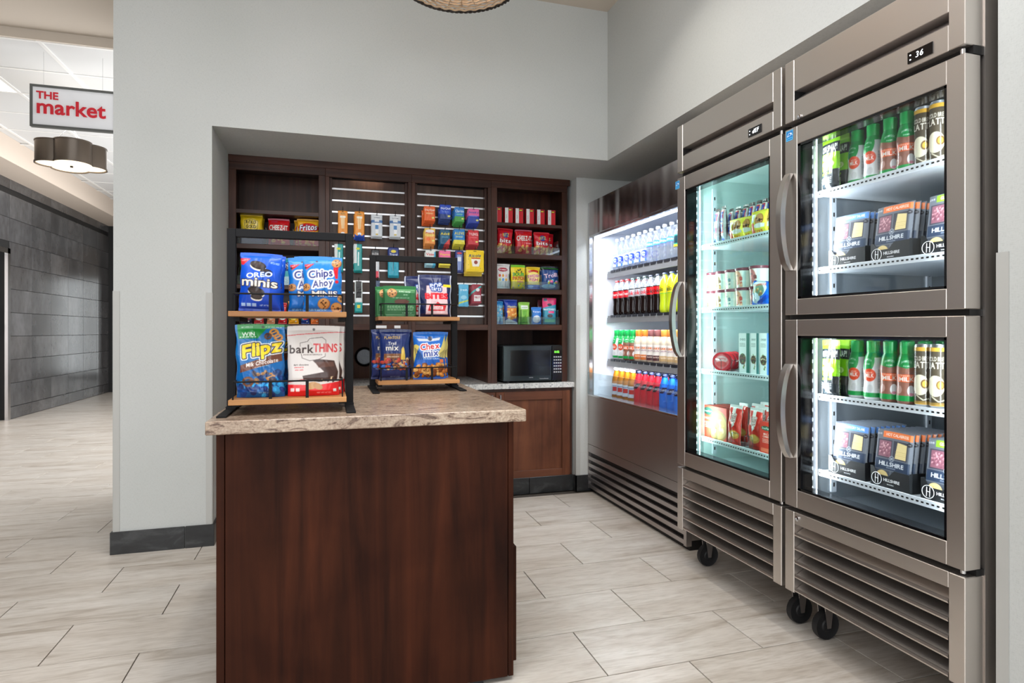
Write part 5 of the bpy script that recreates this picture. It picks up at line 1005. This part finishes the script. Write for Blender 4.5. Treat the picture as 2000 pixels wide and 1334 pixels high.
def protos():
    R = .031
    wp = [(R*.9, 0), (R, .006), (R, .05), (R*.95, .055), (R, .06), (R, .125), (R*.9, .145), (R*.6, .175), (R*.38, .19), (R*.38, .197)]
    def wl1(c): c.rect(0, 0, 1, 1, (206, 220, 240)); c.ell(.46, .56, .13, .12, (14, 60, 220)); c.ell(.42, .6, .07, .07, (206, 220, 240)); c.rect(.47, 0, .53, .3, (60, 120, 210)); c.text('PURE', .44, .6, .1, .1, (20, 60, 200))
    def wl2(c): c.rect(0, 0, 1, 1, (30, 90, 170)); c.rect(.34, .12, .66, .88, (70, 160, 196)); c.text('SPRING', .5, .5, .26, .4, (240, 246, 250))
    H_['w1'] = bottle('water_bottle', None, 'bottle', wp, M['clear'], [(R + .0006, .02), (R*.96, .055), (R + .0006, .062), (R + .0006, .095)], (206, 220, 240), wl1, (.196, .213, .0135), (240, 244, 250))
    H_['w2'] = bottle('water_bottle', None, 'bottle', wp, M['clear'], [(R + .0006, .098), (R + .0006, .126)], (30, 90, 170), wl2, (.196, .213, .0135), (240, 244, 250))
    H_['w3'] = bottle('water_bottle', None, 'bottle', wp, M['clear'], [(R + .0006, .06), (R + .0006, .126)], (40, 150, 130), lambda c: (c.rect(0, 0, 1, .2, (226, 206, 50)), c.rect(.3, .3, .7, .9, (20, 60, 70))), (.196, .213, .0135), (240, 244, 250))
    R = .032; H = .235; sp = soda_prof(R, H); lp = [(R + .0006, H*.47), (R + .0006, H*.675)]
    clear_top = [(R*.86, H*.78), (R*.55, H*.88), (R*.36, H*.93), (R*.36, H*.955)]
    def coke(bg, fg, wd): return lambda c: (c.rect(0, 0, 1, 1, bg), c.text(wd, .5, .52, .40, .5, fg, 0, shear=.2), c.rect(0, .0, 1, .08, (20, 14, 14)))
    for k, bg, fg, wd, cap in (('s1', (200, 20, 36), (246, 226, 220), 'Cherry', (214, 50, 56)), ('s2', (168, 170, 176), (206, 26, 36), 'coke', (70, 84, 84)), ('s3', (224, 14, 26), (30, 10, 12), 'coke', (44, 50, 66))):
        o = bottle('soda_bottle', None, 'bottle', sp[:8] + [(R*.98, H*.70)], COLA, lp, bg, coke(bg, fg, wd), (H*.955, H, .0145), cap); kid(o, MB().lathe([(R*.98, H*.70)] + clear_top, 18, capb=False).obj('neck', M['clear'], None, True)); H_[k] = o
    H_['s4'] = bottle('soda_bottle', None, 'bottle', sp, YEL, lp, (226, 206, 20), lambda c: (c.rect(0, .9, 1, 1, (150, 220, 40)), c.rect(0, 0, 1, .1, (110, 200, 60)), c.text('Mello', .42, .5, .2, .5, (40, 60, 30), 10), c.rect(.62, .1, .7, .9, (30, 150, 150))), (H*.955, H, .0145), (60, 70, 100))
    R = .033; H = .198; mp = [(R*.85, 0), (R, .008), (R, .03), (R*.93, .06), (R*.97, .085), (R, .10), (R*.96, .12), (R*.8, .145), (R*.62, .16), (R*.66, .178)]
    ml = [(R + .0007, .009), (R + .0007, .03), (R*.94, .06), (R*.98, .085), (R + .0007, .10), (R*.97, .12), (R*.81, .145), (R*.63, .16)]
    def milk(c):
        c.rect(0, 0, 1, 1, (226, 228, 230)); c.rect(0, 0, 1, .10, (20, 150, 70)); c.ell(.42, .86, .13, .22, (20, 146, 70)); c.ell(.5, 1.0, .5, .09, (20, 146, 70)); c.text('SHAMROCK', .42, .80, .16, .04, (226, 240, 230), arc=.03); c.text('FARMS', .42, .73, .10, .03, (226, 240, 230))
        c.ell(.46, .49, .11, .10, (232, 80, 44)); c.text('MILK', .46, .48, .15, .09, (250, 244, 240)); c.text('whole', .46, .55, .1, .035, (250, 240, 236)); c.ell(.47, .2, .05, .06, (206, 208, 210)); c.lines(.6, .2, .78, .62, 12, (140, 144, 148), 4); c.lines(.2, .2, .32, .6, 12, (140, 144, 148), 5)
    def choc(c):
        c.rect(0, 0, 1, 1, (146, 96, 80)); c.rect(0, 0, 1, .12, (20, 150, 70)); c.poly([(0, .72), (.3, .74), (.5, .68), (.7, .74), (1, .72), (1, 1), (0, 1)], (20, 146, 70)); c.text('SHAMROCK', .5, .80, .18, .05, (226, 240, 230), arc=.03); c.text('FARMS', .5, .73, .1, .03, (226, 240, 230))
        c.rect(.34, .40, .66, .56, (236, 96, 44)); c.text('MILK', .5, .46, .24, .09, (250, 240, 234)); c.text('Chocolate', .5, .535, .22, .035, (250, 230, 220)); c.ell(.57, .22, .06, .08, (232, 232, 234)); c.ell(.57, .15, .04, .02, (230, 150, 170)); c.ell(.38, .24, .05, .06, (190, 150, 140))
    H_['m1'] = bottle('milk_bottle', None, 'bottle', mp, cmat((226, 228, 230)), ml, (226, 228, 230), milk, (.158, H, R*.66), (24, 156, 76), 620)
    H_['m2'] = bottle('milk_bottle', None, 'bottle', mp, cmat((136, 86, 72)), ml, (140, 92, 76), choc, (.158, H, R*.66), (24, 156, 76), 620)
    def dunk(c2): return lambda c: (c.rect(0, 0, 1, 1, (232, 226, 220)), c.rect(0, 0, 1, .3, c2), c.text("DUNKIN'", .5, .68, .30, .12, (226, 96, 30)), c.text('iced coffee', .5, .55, .2, .05, (120, 40, 90)), c.rect(0, .86, 1, 1, (196, 184, 166)), c.text('latte', .5, .2, .2, .09, (250, 236, 220)))
    for k, c2, cap in (('d1', (206, 110, 50), (240, 130, 50)), ('d2', (84, 46, 50), (132, 84, 84)), ('d3', (200, 168, 120), (240, 150, 70))):
        H_[k] = bottle('iced_coffee_bottle', None, 'bottle', mp, cmat((206, 190, 170)), [(R + .0007, .012), (R + .0007, .03), (R*.94, .06), (R*.98, .085), (R + .0007, .10), (R*.97, .12)], c2, dunk(c2), (.158, H, R*.66), cap)
    R = .033; H = .205; bp = [(R*.9, 0), (R, .008), (R, .10), (R*.93, .125), (R*.62, .165), (R*.5, .18), (R*.5, .186)]
    H_['b1'] = bottle('juice_bottle', None, 'bottle', bp, AMB, [(R + .0007, .02), (R + .0007, .098)], (226, 230, 236), lambda c: (c.rect(.3, .2, .7, .85, (214, 222, 236)), c.rect(.4, .35, .6, .7, (214, 50, 50)), c.text('apple', .5, .8, .24, .1, (40, 70, 140)), c.rect(0, 0, 1, .06, (160, 50, 40))), (.184, H, .018), (238, 240, 244))
    H_['b2'] = bottle('sports_drink_bottle', None, 'bottle', bp, REDS, [(R + .0007, .09), (R*.94, .124)], (206, 40, 60), lambda c: (c.poly([(.36, 0), (.5, 1), (.64, 1), (.5, 0)], (30, 20, 30)), c.text('POWER', .5, .5, .3, .4, (240, 236, 240))), (.184, H, .02), (50, 56, 84))
    H_['b3'] = bottle('sports_drink_bottle', None, 'bottle', bp, BLUS, [(R + .0007, .09), (R*.94, .124)], (36, 90, 190), lambda c: (c.poly([(.36, 0), (.5, 1), (.64, 1), (.5, 0)], (30, 20, 60)), c.text('POWER', .5, .5, .3, .4, (240, 240, 250))), (.184, H, .02), (40, 50, 80))
protos()
used = set()
def stand(key, loc, rz, label, group=None):
    o = H_[key]
    if key not in used: used.add(key); first(o, loc, rz); tag(o, label, 'bottle', group); return o
    return dup(o, loc, rz, label, group)
rows = [('top', ['w1'] * 6 + ['w2'] * 4 + ['w3'], {'w1': 'water bottle with blue crescent label', 'w2': 'water bottle with blue band', 'w3': 'green-labelled water bottle'}, 'clear water bottles'),
        ('second', ['s1'] * 3 + ['s2'] * 3 + ['s3'] * 2 + ['s4'] * 3, {'s1': 'cola bottle with dark red label', 's2': 'cola bottle with silver label', 's3': 'cola bottle with bright red label', 's4': 'bright yellow soda bottle'}, 'soda bottles'),
        ('third', ['m1'] * 2 + ['m2'] * 2 + ['d1'] * 2 + ['d2'] * 2 + ['d3'] * 3, {'m1': 'white milk bottle', 'm2': 'chocolate milk bottle', 'd1': 'iced coffee bottle with orange cap', 'd2': 'iced coffee bottle with brown cap', 'd3': 'iced coffee bottle with tan label'}, 'milk and iced coffee bottles'),
        ('bottom', ['b1'] * 4 + ['b2'] * 4 + ['b3'] * 3, {'b1': 'amber juice bottle', 'b2': 'red sports drink bottle', 'b3': 'blue sports drink bottle'}, 'juice and sports drink bottles')]
for (rn, keys, names, grp), z in zip(rows, SH1):
    cnt = {}
    for k, key in enumerate(keys):
        cnt[key] = cnt.get(key, 0) + 1; y = 3.3245 - BX[k] + (0 if rn != 'bottom' else -.05); r0 = 1.74 + (.16 if rn != 'bottom' else .13)
        for d in range(3):
            w = ORD[cnt[key] - 1]; lb = '%s, %s, %s row, %s shelf, open cooler' % (names[key], w + ' from left', ['front', 'second', 'third'][d], rn)
            stand(key, (r0 + .072 * d, y + random.uniform(-.002, .002), z + .0005), -PI/2 + math.radians(random.uniform(-10, 10) + (62 if key == 'w1' else 38)), lb, grp + ' on the %s shelf' % rn)

# --- half-door refrigerator
def ohsnap(c):
    c.rect(0, 0, 1, 1, (128, 196, 30)); c.rect(0, .90, 1, 1, (160, 214, 60)); c.rect(0, .66, 1, .84, (34, 38, 44)); c.text('OH SNAP!', .46, .75, .86, .11, (240, 242, 240), 2); c.rect(0, 0, 1, .36, (36, 42, 46)); c.text('pickles', .3, .89, .5, .03, (90, 140, 30))
    for cx, cy, r in ((.2, .60, .14), (.42, .52, .17), (.66, .46, .15), (.3, .40, .16), (.18, .48, .1)): c.ell(cx, cy, r, r, (120, 160, 60)); c.ell(cx, cy, r * .88, r * .88, (206, 224, 150)); c.ell(cx, cy, r * .4, r * .4, (186, 210, 120))
    c.text('Dilly Bites', .4, .30, .6, .06, (160, 214, 40), 3, shear=.2); c.lines(.1, .12, .7, .24, 4, (200, 206, 210), 3)
def can_print(c):
    c.rect(0, 0, 1, 1, (74, 66, 52)); c.rect(0, .93, 1, 1, (206, 160, 60)); c.rect(0, 0, 1, .02, (206, 160, 60)); c.text('COLD BREW', .5, .80, .34, .075, (226, 220, 206)); c.text('LATTE', .5, .69, .36, .11, (236, 230, 216)); c.ell(.46, .34, .16, .2, (222, 216, 190)); c.ell(.55, .36, .07, .09, (120, 90, 50)); c.ell(.55, .36, .045, .06, (226, 184, 70)); c.line([(.40, .16), (.52, .08), (.66, .12)], .02, (222, 216, 190)); c.rect(0, .02, 1, .06, (150, 120, 60))
def canproto():
    R = .0245; o = MB().lathe([(R*.85, 0), (R, .006), (R, .182), (R*.9, .19), (R*.88, .188)], 24).obj('coffee_can', M['alu'], None, True); tag(o, 'x', 'can')
    kid(o, link('label', wrap_mesh('label', [(R + .0005, .006), (R + .0005, .181)], (74, 66, 52), can_print, 640, 'foil'))); return o
CAN = canproto(); canu = []
def tray_mesh(col, wd, h=.182, w=.137):
    def f(c):
        c.rect(0, 0, 1, 1, (92, 98, 108)); c.rect(.0, 0, 1, 1, (104, 110, 120)); c.rect(.03, .30, .97, .48, (44, 60, 84)); c.rect(.22, .86, .98, .97, col); c.text('SMALL PLATES', .10, .915, .16, .03, (236, 240, 244)); c.text(wd, .6, .915, .6, .05, (246, 240, 236))
        c.rect(.10, .50, .48, .82, (60, 60, 72)); c.rect(.52, .50, .90, .82, (60, 60, 72)); c.rect(.13, .52, .46, .80, (140, 92, 106)); c.blobs(.15, .54, .44, .78, [(170, 120, 130), (120, 70, 86), (196, 150, 156)], 40, .03, 3); c.poly([(.58, .52), (.87, .52), (.87, .78), (.62, .80)], (228, 208, 150)); 
        for k in range(4): c.line([(.58, .55 + .03 * k), (.87, .55 + .03 * k)], .006, (196, 170, 110))
        c.ell(.5, .5, .065, .065, (220, 226, 232)); c.ell(.5, .5, .055, .055, (44, 60, 84)); c.text('H', .5, .5, .05, .05, (220, 226, 232)); c.text('HILLSHIRE', .5, .40, .66, .075, (232, 236, 240)); c.text('SNACKING', .5, .335, .24, .018, (200, 206, 214))
        c.rect(.08, .02, .48, .28, (70, 76, 88)); c.rect(.52, .02, .92, .28, (70, 76, 88))
        for cx in (.28, .72): c.ell(cx, .15, .18, .17, (206, 176, 110)); c.ell(cx, .16, .165, .155, (232, 210, 150)); c.blobs(cx - .1, .1, cx + .1, .22, [(206, 170, 100)], 7, .018, 2)
        c.ell(.93, .80, .05, .05, (30, 30, 40)); c.text('2g', .93, .8, .05, .03, (230, 230, 230))
    me = bag_mesh('snack_tray', w, h, .016, (100, 104, 112), f, 700, 'card', 'film', 3, .15, (40, 42, 50)); return me
def carton(w, d, h):
    t = MB(); c = 0
    hf = [(-w/2, 0), (w/2, 0), (w/2, h * .95), (w*.12, h * .95), (-w*.02, h*.62), (-w*.30, h*.62), (-w*.42, h), (-w/2, h)]
    t.prism(hf, 0, .0015, 'y').box(-w/2, -w/2 + .0015, .0015, d, 0, h).box(w/2 - .0015, w/2, .0015, d, 0, h).box(-w/2, w/2, d - .0015, d, 0, h).box(-w/2, w/2, .0015, d, 0, .0015); return t
CART = mat('black_carton', (28, 31, 34), .5); INK = mat('white_ink', (232, 234, 236), .5)
TM = [tray_mesh((96, 150, 226), 'ITALIAN DRY SALAME'), tray_mesh((234, 120, 60), 'HOT CALABRESE'), tray_mesh((140, 196, 50), 'GENOA SALAME')]
def upper_goods(z, zb, tier, s):
    tr = 'upper' if tier == 0 else 'lower'; q = lambda t: t + ', ' + tr + ' refrigerator compartment'
    X = 1.735
    bag('pickle_pouch', q('green and black pickle pouch, front one'), 'pouch', 1607, 1641, 262 if tier == 0 else 664, 1.698, z, .032, (128, 190, 30), ohsnap, 'X', 'stand', behind=[(-.003, .045, 0, 0), (-.002, .09, 0, 0)], seed=70, res=640, crinkle=.6, short='green pickle pouch, ' + tr + ' compartment')
    for k, (u, key, nm) in enumerate(((1675, 'm1', 'white milk bottle'), (1706, 'm1', 'white milk bottle'), (1739, 'm2', 'chocolate milk bottle'), (1772, 'm2', 'chocolate milk bottle'))):
        y = onX(u, 500, X + .03)[1]
        for d in range(3): q2 = stand(key, (X + .03 + .075 * d, y, z + .0005), -PI/2 + math.radians(26 + (6 if k < 2 else 10)), '%s %s, %s row, %s half-door compartment' % ('left' if k % 2 == 0 else 'right', nm, ['front', 'second', 'back'][d], tr), 'milk bottles in the %s compartment' % tr); q2.scale = (.9, .9, 1)
    for k, u in enumerate((1804, 1834)):
        y = onX(u, 500, X + .025)[1]
        for d in range(2):
            lb = '%s gold-rimmed coffee can, %s row, %s half-door compartment' % (['left', 'right'][k], ['front', 'second'][d], tr)
            if not canu: canu.append(1); first(CAN, (X + .025 + .06 * d, y, z + .0005), -PI/2 + .5); tag(CAN, lb, 'can', 'coffee cans')
            else: dup(CAN, (X + .025 + .06 * d, y, z + .0005), -PI/2 + .5, lb, 'coffee cans')
    for k, u in enumerate((1835, 1880)):
        y = 1.375 - .095 * k; jr = .045
        o = MB().lathe([(jr*.9, 0), (jr, .01), (jr, .15), (jr*.7, .19), (jr*.5, .2), (jr*.5, .205)], 20).obj('milk_jug', cmat((110, 66, 54)), None, True, (1.95, y, z + .0005)); tag(o, '%s large green-topped milk jug behind the cans, %s compartment' % (['left', 'right'][k], tr), 'jug', 'milk jugs'); o.rotation_euler[2] = -PI/2
        kid(o, link('label', wrap_mesh('label', [(jr + .001, .08), (jr + .001, .15), (jr*.71, .19)], (20, 146, 70), lambda c: (c.text('SHAMROCK', .5, .6, .26, .2, (230, 242, 232), arc=.1), c.text('FARMS', .5, .35, .14, .12, (230, 242, 232))), 420))); kid(o, MB().lathe([(.03, .195), (.032, .2), (.032, .225), (.028, .23)], 18).obj('cap', cmat((24, 156, 76)), None, True))
    for k, (a, b, c0, c1) in enumerate(((1628, 1694, 1616, 1682), (1706, 1774, 1702, 1770), (1806, 1874, 1801, 1869))):
        Xc = 1.712; ya, yb = onX(c0, 600, Xc)[1], onX(c1, 600, Xc)[1]; w = .145; y = [1.684, 1.515, 1.335][k]
        ct = thing('display_carton', ['left', 'middle', 'right'][k] + ' black display carton holding snack trays, ' + tr + ' compartment', 'carton', (Xc, y, zb + .0006), -PI/2 + math.radians([4, -2, 0][k]))
        carton(w, .26, .062).obj('carton_wall', CART, ct)
        em = MB().tube([(-w/2 + .024 + .019 * math.cos(2*PI*i/28), -.0006, .024 + .019 * math.sin(2*PI*i/28)) for i in range(28)], .0011, 4, True).tube([(-w/2 + .019, -.0006, .010), (-w/2 + .020, -.0006, .038)], .0012, 4).tube([(-w/2 + .029, -.0006, .010), (-w/2 + .030, -.0006, .038)], .0012, 4).tube([(-w/2 + .018, -.0006, .026), (-w/2 + .031, -.0006, .024)], .0011, 4).obj('emblem', INK, ct)
        letters('HILLSHIRE', .0135, .0002, INK, ct, (-w/2 + .05, -.0008, .021), offset=.0002); letters('SNACKING', .005, .0002, INK, ct, (-w/2 + .064, -.0008, .011))
        for d in range(8):
            lx = 0 + random.uniform(-.002, .002); dd = .011 + .0225 * d
            put(TM[k], 'snack_tray', '%s meat and cheese tray, %s in the %s carton, %s compartment' % (['blue-striped', 'orange-striped', 'green-striped'][k], ORD[d] + ' from front', ['left', 'middle', 'right'][k], tr), 'snack tray',
                (Xc + dd, y + lx + .002, zb + .0028), -PI/2 + math.radians([4, -2, 0][k]), -math.radians(7), 0, group='snack trays, ' + tr + ' compartment')
upper_goods(1.6185, 1.3435, 0, 0); upper_goods(.8885, .6155, 1, 5)

# --- freezer
def bar_(c): c.rect(0, 0, 1, 1, (226, 228, 232)); c.rect(0, .9, 1, 1, (60, 44, 44)); c.rect(.0, .26, .8, .88, (196, 40, 50)); c.rect(.1, .3, .7, .84, (40, 60, 160)); c.text('SNICKERS', .4, .57, .9, .16, (240, 240, 246), 90); c.rect(0, 0, 1, .22, (206, 214, 226)); c.rect(.2, .06, .7, .18, (60, 80, 170))
bm = bag_mesh('ice_cream_bar', .034, .17, .03, (196, 204, 208), bar_, 520, 'pillow', 'foil', 80, .8, (70, 50, 48))
for k in range(9):
    u = [1401, 1415, 1430, 1443, 1456, 1470, 1482, 1493, 1504][k]; X0 = 1.745 if k < 2 else 1.80; y = onX(u, 430, X0)[1]
    for d in range(2): put(bm, 'ice_cream_bar', 'upright wrapped ice cream bar, %s from the left, %s row, freezer' % (ORD[k], ['front', 'back'][d]), 'ice cream bar', (X0 + (.11 if k < 2 else .045) * d, y, 1.5206 + (.006 if k == 1 else 0)), -PI/2 + random.uniform(-.1, .1), 0, random.uniform(-.05, .05), group='ice cream bars on the top freezer shelf')
def cookiepk(c): c.rect(0, 0, 1, 1, (236, 222, 70)); c.rect(0, .12, .3, .5, (226, 90, 60)); c.cookie(.6, .62, .26, 4); c.rect(.4, .3, .9, .44, (236, 236, 226)); c.ell(.6, .38, .3, .1, (240, 240, 234)); c.rect(.04, .54, .3, .86, (226, 232, 226)); c.text('COOKIE', .5, .14, .6, .14, (200, 60, 40))
bag('ice_cream_pack', 'yellow wrapped ice cream sandwich pack, left one, top freezer shelf', 'ice cream', 1426, 1455, 427, 1.715, 1.5206, .03, (226, 212, 70), cookiepk, 'X', seed=81, behind=[(.045, .01, .0, 4)], short='yellow ice cream sandwich pack, left pile')
bag('ice_cream_pack', 'yellow wrapped ice cream sandwich pack, right one, top freezer shelf', 'ice cream', 1469, 1500, 411, 1.715, 1.5206, .03, (226, 212, 70), cookiepk, 'X', seed=82, behind=[(.045, .012, .0, 3)], short='yellow ice cream sandwich pack, right pile')
def pint(c2, c3): return lambda c: (c.rect(0, 0, 1, 1, (240, 238, 228)), c.ell(.46, .55, .12, .12, c2), c.blobs(.45, .1, .62, .5, [c3, c2], 8, .05, 3), c.text('vanilla', .45, .66, .14, .08, (120, 100, 100)), c.rect(.60, 0, .66, .9, (206, 226, 224)))
PI_ = []
for k, (c2, c3) in enumerate((((206, 196, 150), (160, 110, 90)), ((150, 120, 80), (110, 80, 60)), ((206, 214, 200), (90, 140, 150)), ((236, 170, 140), (206, 90, 80)), ((206, 120, 120), (120, 60, 60)))):
    R = .0345 if k < 3 else .041; hh = .078; o = MB().lathe([(R*.84, 0), (R*.86, .003), (R*.98, hh)], 22).obj('ice_cream_tub', cmat((240, 238, 228)), None, True); tag(o, 'x', 'tub')
    kid(o, link('label', wrap_mesh('label', [(R*.862, .003), (R*.985, hh)], (240, 238, 228), pint(c2, c3), 460))); kid(o, MB().lathe([(R*1.02, hh - .004), (R*1.05, hh - .003), (R*1.05, hh + .007), (R*.96, hh + .009)], 22).obj('lid', cmat((116, 50, 66)), None, True)); PI_.append(o)
    u = [1396, 1414, 1433, 1457, 1485][k]; y = onX(u, 580, 1.77)[1]
    nm = ['pale', 'nutty brown', 'white and teal', 'peach', 'pink'][k]
    for lv in range(2):
        for d in range(2):
            loc = (1.765 + .085 * d, y, 1.2236 + lv * (hh + .0095)); lb = '%s ice cream tub, %s level, %s row, second freezer shelf' % (nm, ['lower', 'upper'][lv], ['front', 'back'][d])
            if lv == d == 0: first(o, loc, -PI/2); tag(o, lb, 'tub', 'ice cream tubs on the second freezer shelf')
            else: dup(o, loc, -PI/2, lb, 'ice cream tubs on the second freezer shelf')
def bluebag(c): c.rect(0, 0, 1, 1, (30, 100, 214)); c.ell(.42, .7, .4, .3, (226, 236, 244)); c.ell(.42, .62, .3, .24, (110, 140, 120)); c.text('Drumstick', .45, .82, .7, .12, (226, 80, 60), 8, arc=.05); c.ell(.3, .3, .24, .2, (206, 222, 236)); c.poly([(.3, .1), (.9, .5), (1, .4), (.5, 0)], (20, 70, 180)); c.blobs(.2, .4, .6, .7, [(150, 110, 70), (206, 170, 110)], 10, .06, 4)
bag('ice_cream_pack', 'blue bag of ice cream treats leaning by the tubs', 'ice cream', 1469, 1505, 549, 1.705, 1.2236, .03, (30, 96, 206), bluebag, 'X', seed=84, roll=6)
def roundface(c): c.rect(0, 0, 1, 1, (214, 50, 62)); c.ell(.5, .5, .42, .42, (236, 120, 126)); c.ell(.5, .62, .34, .2, (240, 190, 192)); c.text('Healthy', .5, .66, .5, .1, (214, 60, 70)); c.ell(.5, .36, .3, .16, (226, 90, 90))
y0 = onX(1411, 697, 1.74)[1]; rr = .043
for d in range(4):
    t = thing('round_carton', 'round red frozen meal tub standing on its edge, %s from the front' % ORD[d], 'tub', (1.735 + .045 * d, y0 + .03 * d, .9356 + rr), -PI/2 + .62, 'round red tubs on the third freezer shelf')
    v = MB().lathe([(rr, 0), (rr, .006), (rr*.96, .008), (rr*.86, .038), (rr*.8, .04)], 28); v.v = [(a, c, b) for a, b, c in v.v]; v.obj('tub', cmat((196, 34, 50)), t, True)
    f = Canvas(34, 34, (214, 50, 62)); roundface(f); g = f.grid(); n = 34
    X, Y = np.meshgrid(np.linspace(-1, 1, n), np.linspace(-1, 1, n)); a = X * np.sqrt(1 - Y * Y / 2) * rr * .94; b = Y * np.sqrt(1 - X * X / 2) * rr * .94
    link('lid_print', mesh_np('lid_print', np.stack([a, np.full_like(a, -.0008), b], -1).reshape(-1, 3), gridq(n, n), M['film'], g.reshape(-1, 3)), t)
def meal(c2, c3): return lambda c: (c.rect(0, 0, 1, 1, (232, 236, 236)), c.rect(.7, 0, 1, 1, c2), c.ell(.36, .36, .3, .34, (70, 50, 40)), c.blobs(.14, .12, .6, .5, [c3, (150, 90, 50), (90, 130, 60)], 20, .07, 5), c.text('CHOICE', .36, .84, .5, .05, (90, 110, 110)), c.lines(.1, .66, .6, .76, 3, (150, 160, 160), 2))
for k, (a, b, c2, c3, n) in enumerate(((1443, 1464, (40, 110, 100), (120, 60, 40), 'white and green'), (1466, 1482, (60, 120, 120), (150, 110, 70), 'white and teal'), (1484, 1504, (80, 140, 226), (220, 206, 170), 'white and blue'))):
    ya, yb = onX(a, 690, 1.72)[1], onX(b, 690, 1.72)[1]; hgt = onX(a, 651, 1.72)[2] - .935
    put(box_mesh('meal_box', ya - yb, hgt, .03, (232, 236, 236), meal(c2, c3), 460, side=(214, 222, 222)), 'meal_box', n + ' boxed frozen meal standing upright, third freezer shelf', 'box', (1.72, (ya + yb) / 2, .9356), -PI/2)
    put(box_mesh('meal_box', ya - yb, hgt, .03, (232, 236, 236), meal(c2, c3), 300, side=(214, 222, 222)), 'meal_box', n + ' boxed frozen meal, behind its twin, third freezer shelf', 'box', (1.755, (ya + yb) / 2, .9356), -PI/2)
def mac(txt, c1=(214, 66, 44)):
    return lambda c: (c.rect(0, 0, 1, 1, c1), c.ell(.25, .82, .2, .1, (24, 70, 60)), c.text("Stouffer's", .25, .82, .34, .06, (240, 240, 236)), c.ell(.66, .42, .4, .38, (160, 120, 56)), c.ell(.66, .42, .34, .32, (200, 160, 80)), c.blobs(.42, .2, .9, .6, [(240, 214, 130), (206, 160, 70)], 24, .07, 3), c.text(txt, .24, .6, .3, .06, (250, 236, 230)), c.lines(.08, .3, .36, .5, 4, (240, 200, 190), 2))
ya, yb = onX(1372, 820, 1.72)[1], onX(1419, 820, 1.72)[1]
MBX = box_mesh('meal_box', ya - yb, .15, .04, (206, 60, 44), mac('CHICKEN'), 520, side=(150, 44, 36), top=(170, 60, 50))
for d in range(3): put(MBX, 'meal_box', 'wide red boxed frozen dinner, %s from the front, bottom freezer shelf' % ORD[d], 'box', (1.72 + .045 * d, (ya + yb) / 2 - .002 * d, .6176), -PI/2, group='wide red dinner boxes')
ya, yb = onX(1481, 880, 1.70)[1], onX(1509, 880, 1.70)[1]
def mac2(c): c.rect(0, 0, 1, 1, (214, 56, 40)); c.ell(.45, .80, .34, .11, (20, 84, 60)); c.text("Stouffer's", .45, .8, .56, .07, (240, 240, 236)); c.text('MAC &', .48, .62, .4, .06, (250, 240, 236)); c.text('CHEESE', .48, .54, .5, .06, (250, 240, 236)); c.lines(.2, .34, .75, .48, 3, (240, 200, 190), 2); c.rect(.1, .06, .9, .18, (236, 120, 90)); c.ell(1.0, .4, .16, .2, (236, 200, 90))
put(box_mesh('meal_box', ya - yb, .13, .035, (206, 60, 44), mac2, 600, side=(150, 44, 36), top=(170, 60, 50)), 'meal_box', 'red boxed macaroni dinner in front of the wraps, bottom freezer shelf', 'box', (1.707, (ya + yb) / 2, .6176), -PI/2)
def wrap_(c): c.rect(0, 0, 1, 1, (206, 52, 44)); c.rect(0, .92, 1, 1, (226, 226, 226)); c.poly([(.34, .95), (.6, .95), (.66, .5), (.44, .42)], (232, 228, 226)); c.text('HOT POCKETS', .52, .68, .5, .15, (120, 30, 30), 84, out=(240, 236, 232), ow=.03); c.ell(.6, .26, .34, .26, (206, 146, 70)); c.ell(.6, .28, .26, .18, (232, 184, 100)); c.rect(0, 0, .3, .3, (150, 60, 44))
wm = bag_mesh('wrapped_sandwich', .075, .175, .035, (206, 60, 50), wrap_, 520, 'pillow', 'foil', 90, 1, (200, 196, 190))
for k, (u, Xw) in enumerate(((1434, 1.722), (1452, 1.80), (1474, 1.735), (1492, 1.805), (1504, 1.77))):
    for d in range(2 if k < 4 else 1): put(wm, 'wrapped_sandwich', 'upright red frozen sandwich wrap, %s from left, %s row, freezer' % (ORD[k], ['front', 'back'][d]), 'sandwich', (Xw + .115 * d, onX(u, 820, Xw)[1], .6176), -PI/2 + [.1, -.15, .05, .1, 0][k], -.04, [.04, -.05, .03, 0, .05][k], group='frozen sandwich wraps')
# clear dividers standing on the shelves
def sorter(X, y, z, w=.05, h=.055, label=''):
    t = MB().tube(bowpath([(-w/2, 0, 0), (-w/2, 0, h), (w/2, 0, h), (w/2, 0, 0)], .012), .0028, 6).box(-w/2 - .01, w/2 + .01, 0, .08, 0, .002)
    o = t.obj('shelf_sorter', M['acrylic'], None, True, (X, y, z)); o.rotation_euler[2] = -PI/2; tag(o, label, 'shelf divider')
for k, (u, X, z, lab) in enumerate(((1402, 1.705, .9355, 'clear shelf divider in front of the round red tubs'), (1436, 1.705, .9355, 'clear shelf divider between red tubs and boxed meals'), (1394, 1.705, .6175, 'clear shelf divider before the wide red dinner box'), (1436, 1.705, .6175, 'clear shelf divider before the left sandwich wraps'), (1462, 1.705, .6175, 'clear shelf divider before the middle sandwich wraps'),
                                    (1617, 1.708, 1.6185, 'clear shelf divider in front of the upper pickle pouch'), (1617, 1.708, .8885, 'clear shelf divider in front of the lower pickle pouch'))):
    sorter(X, onX(u, 700, X)[1], z, label=lab)
for nm, F, x, z, w, hh in (('white printed notice on the back wall inside the freezer, behind the bars', F2, -.05, 1.62, .16, .17), ('printed notice inside the refrigerator behind the milk', F3, .2, 1.70, .14, .1)):
    o = link('notice', box_mesh('notice', w, hh, .001, (206, 214, 216), notice, 500), F, (x, .786, z))
